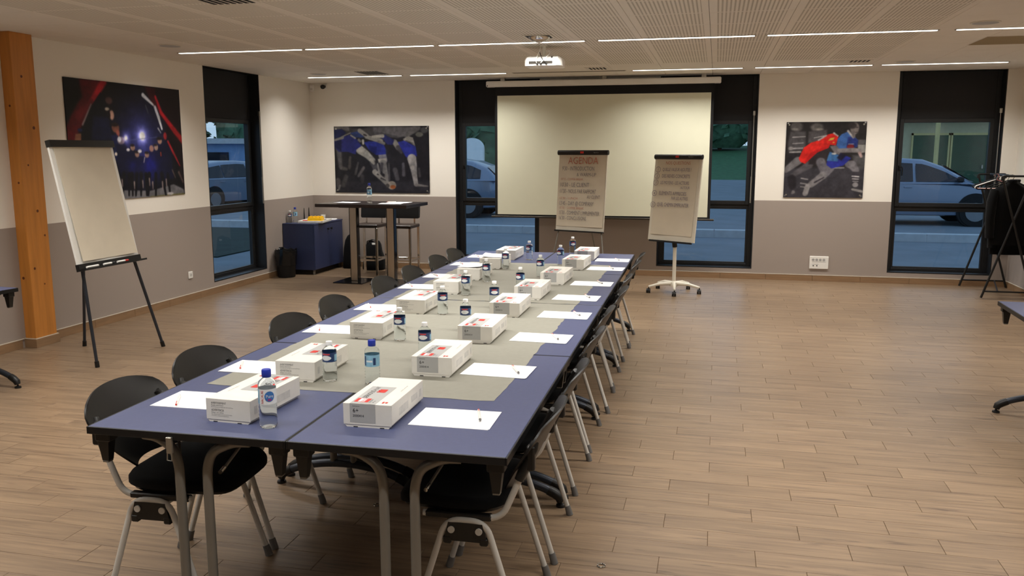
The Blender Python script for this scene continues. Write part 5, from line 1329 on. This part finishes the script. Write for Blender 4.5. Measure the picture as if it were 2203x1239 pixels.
for k in range(9): bush('shrub', 'dark green shrub of the hedge beyond the grass bank, %s from the left' % ORD[k], -31+7.8*k, 73, 2.0, 3.2, 2.0, 5.2+(k % 2), 420, 50+k, 'shrub')
bush('street_tree', 'dark tree standing beside the white totem', -10.2, 38, .1, 2.4, 2.2, 4.6, 420, 5, 'tree')

def car(label, loc, rz):
    t = thing('parked_car', label, 'car', loc, rz, 'silver-blue hatchback cars outside')
    X = [-2.12, -2.08, -1.98, -1.8, -1.4, -1.0, -.4, .2, .7, 1.0, 1.3, 1.6, 1.9, 2.05, 2.13]
    belt = [.60, .80, .93, .97, .97, .96, .95, .94, .93, .92, .88, .82, .72, .62, .48]
    bot = [.36, .28, .24, .22, .2, .2, .2, .2, .2, .2, .2, .2, .22, .26, .34]
    hw = [.62, .74, .80, .84, .87, .88, .88, .88, .88, .87, .86, .83, .78, .70, .58]
    rings = []
    for x, b, z0, w in zip(X, belt, bot, hw):
        rings.append([(x, -w*.6, z0), (x, -w*.96, z0+.04), (x, -w, (z0+b)*.5), (x, -w*.97, b-.05), (x, -w*.88, b), (x, 0, b+.02), (x, w*.88, b), (x, w*.97, b-.05), (x, w, (z0+b)*.5), (x, w*.96, z0+.04), (x, w*.6, z0)])
    MB().loft(rings).build('body', CARP, t, 40)
    XG = [-2.0, -1.75, -1.35, -.8, -.2, .3, .7, 1.05, 1.32]; ZG = [.97, 1.20, 1.36, 1.43, 1.45, 1.42, 1.27, 1.07, .90]
    g = []
    def wid(x, z): return .86-(z-.94)*.5
    for x, z in zip(XG, ZG):
        zb = .90
        g.append([(x, -wid(x, zb)*.98, zb), (x, -wid(x, z), max(z-.05, zb+.001)), (x, -wid(x, z)*.85, max(z, zb+.002)), (x, wid(x, z)*.85, max(z, zb+.002)), (x, wid(x, z), max(z-.05, zb+.001)), (x, wid(x, zb)*.98, zb)])
    MB().loft(g).build('roof', CARP, t, 40)
    def gw(x0, x1, name):
        for s in (-1, 1):
            m = MB(); n = 8; lo, hi = [], []
            for k in range(n+1):
                x = x0+(x1-x0)*k/n; zt = float(np.interp(x, XG, ZG))-.10; zt = max(zt, .965)
                lo.append((x, s*(wid(x, .96)+.004), .955)); hi.append((x, s*(wid(x, zt)+.004), zt))
            m.add(lo+hi, [((k, k+1, n+2+k, n+1+k) if s < 0 else (k+1, k, n+1+k, n+2+k)) for k in range(n)]); m.build(name, CARG, t, 0)
    gw(-1.62, -.92, 'rear_window'); gw(-.88, .08, 'side_window'); gw(.14, 1.10, 'front_window')
    m = MB(); m.add([(1.30, -.66, .93), (1.30, .66, .93), (.74, .58, 1.275), (.74, -.58, 1.275)], [(0, 1, 2, 3)]); m.xf(lambda x, y, z: (x+.012, y, z+.012)).build('windscreen', CARG, t, 0)
    m = MB(); m.add([(-1.99, -.62, 1.0), (-1.99, .62, 1.0), (-1.72, .58, 1.23), (-1.72, -.58, 1.23)], [(0, 3, 2, 1)]); m.xf(lambda x, y, z: (x-.012, y, z+.012)).build('back_window', CARG, t, 0)
    for x in (-1.32, 1.34):
        for s in (-1, 1):
            w = MB().disc((x, s*.80, .31), .31, .2, 'y', 28).build('wheel', TYRE, t); MB().disc((x, s*.902, .31), .20, .01, 'y', 20).build('rim', RIM, w)
            MB().disc((x, s*.80, .34), .37, .165, 'y', 28).build('wheel_arch', TYRE, t)
    for s in (-1, 1):
        MB().box((.98, s*.98, 1.0), (.12, .16, .12), .03).build('mirror', TYRE, t); MB().box((-2.02, s*.66, .86), (.08, .2, .12), .02).build('tail_lamp', LAMPR, t); MB().box((2.02, s*.58, .64), (.1, .26, .1), .02).build('headlamp', LABW, t)
        for x in (-1.0, -.02): MB().box((x, s*.895, .83), (.16, .02, .025), .006).build('door_handle', CARP, t)
    return t
car('silver-blue hatchback seen through the right back window', (4.05, 20.9, .12), 0)
car('silver-blue hatchback seen through the window left of the screen', (-7.15, 20.9, .12), math.pi)
car('silver-blue hatchback seen through the left wall window', (-15.0, 24.4, .0), R(75))

# far building with green doors, beyond the right window
t = thing('building', 'beige building with green doors beyond the car park', 'building', (10, 35, .1))
MB().span((-5.2, 0, 0), (14, 6, 6.5)).build('wall', FACADE, t, 0)
for k, x in enumerate((-2.9, -1.55, 2.2, 4.4)):
    d = MB().span((x, -.06, 0), (x+1.2, -.001, 2.2)).build('door', DOORG, t, 0); MB().box((x+1.05, -.09, 1.05), (.05, .05, .14), .01).build('door_handle', ALU, d)
    MB().span((x-.06, -.08, 0), (x, 0, 2.28)).span((x+1.2, -.08, 0), (x+1.26, 0, 2.28)).span((x-.06, -.08, 2.2), (x+1.26, 0, 2.28)).build('door_frame', POSTY, t, 0)
MB().span((-5.3, -.5, 2.75), (14, 0, 2.95)).build('canopy', FACADE, t, 0)
t = thing('lamp_post', 'pale yellow post before the beige building', 'post', (7.25, 32, .1)); MB().tube([(0, 0, 0), (0, 0, 4.5)], .075, 12).build('pole', POSTY, t); MB().lathe([(.14, 0), (.14, .2), (.08, .22)], 12).build('base', KERB, t)
t = thing('info_totem', 'white rounded sign totem in the car park left of the screen', 'sign', (-9.85, 34.5, .1))
MB().loft([[(a, y, z) for a, z in [(-.5, 0), (.5, 0), (.5, 1.75)] + [(.5*math.cos(q), 1.75+.42*math.sin(q)) for q in [R(15*k) for k in range(1, 12)]] + [(-.5, 1.75)]] for y in (-.12, .12)]).build('totem_body', LABW, t, 30)
MB().span((-.55, -.2, -.1), (.55, .2, .05)).build('base', KERB, t)
# seen through the left wall window
t = thing('building', 'pale blue low building seen through the left wall window', 'building', (-24.5, 36.5, .1), R(32))
MB().span((-9, 0, 0), (9, 5, 2.0)).build('wall', BLUEW, t, 0)
MB().span((-9.2, -.3, 2.0), (9.2, 5.3, 2.25)).build('roof', KERB, t, 0)
for k in range(6): w = MB().span((-7.9+2.8*k, -.05, .9), (-6.5+2.8*k, -.001, 1.6)).build('window', CARG, t, 0)
for k, (x, y) in enumerate(((-35.0, 43.0), (-30.6, 44.5), (-26.0, 44.6))): bush('street_tree', 'tall dark tree behind the pale blue building, %s from the left' % ORD[k], x, y, .1, 1.9, 1.8, 5.2, 520, 80+k, 'tree')
structure('lawn_outside', MB().span((-14, 12.6, -.3), (-8, 17.6, .0)), LAWN)
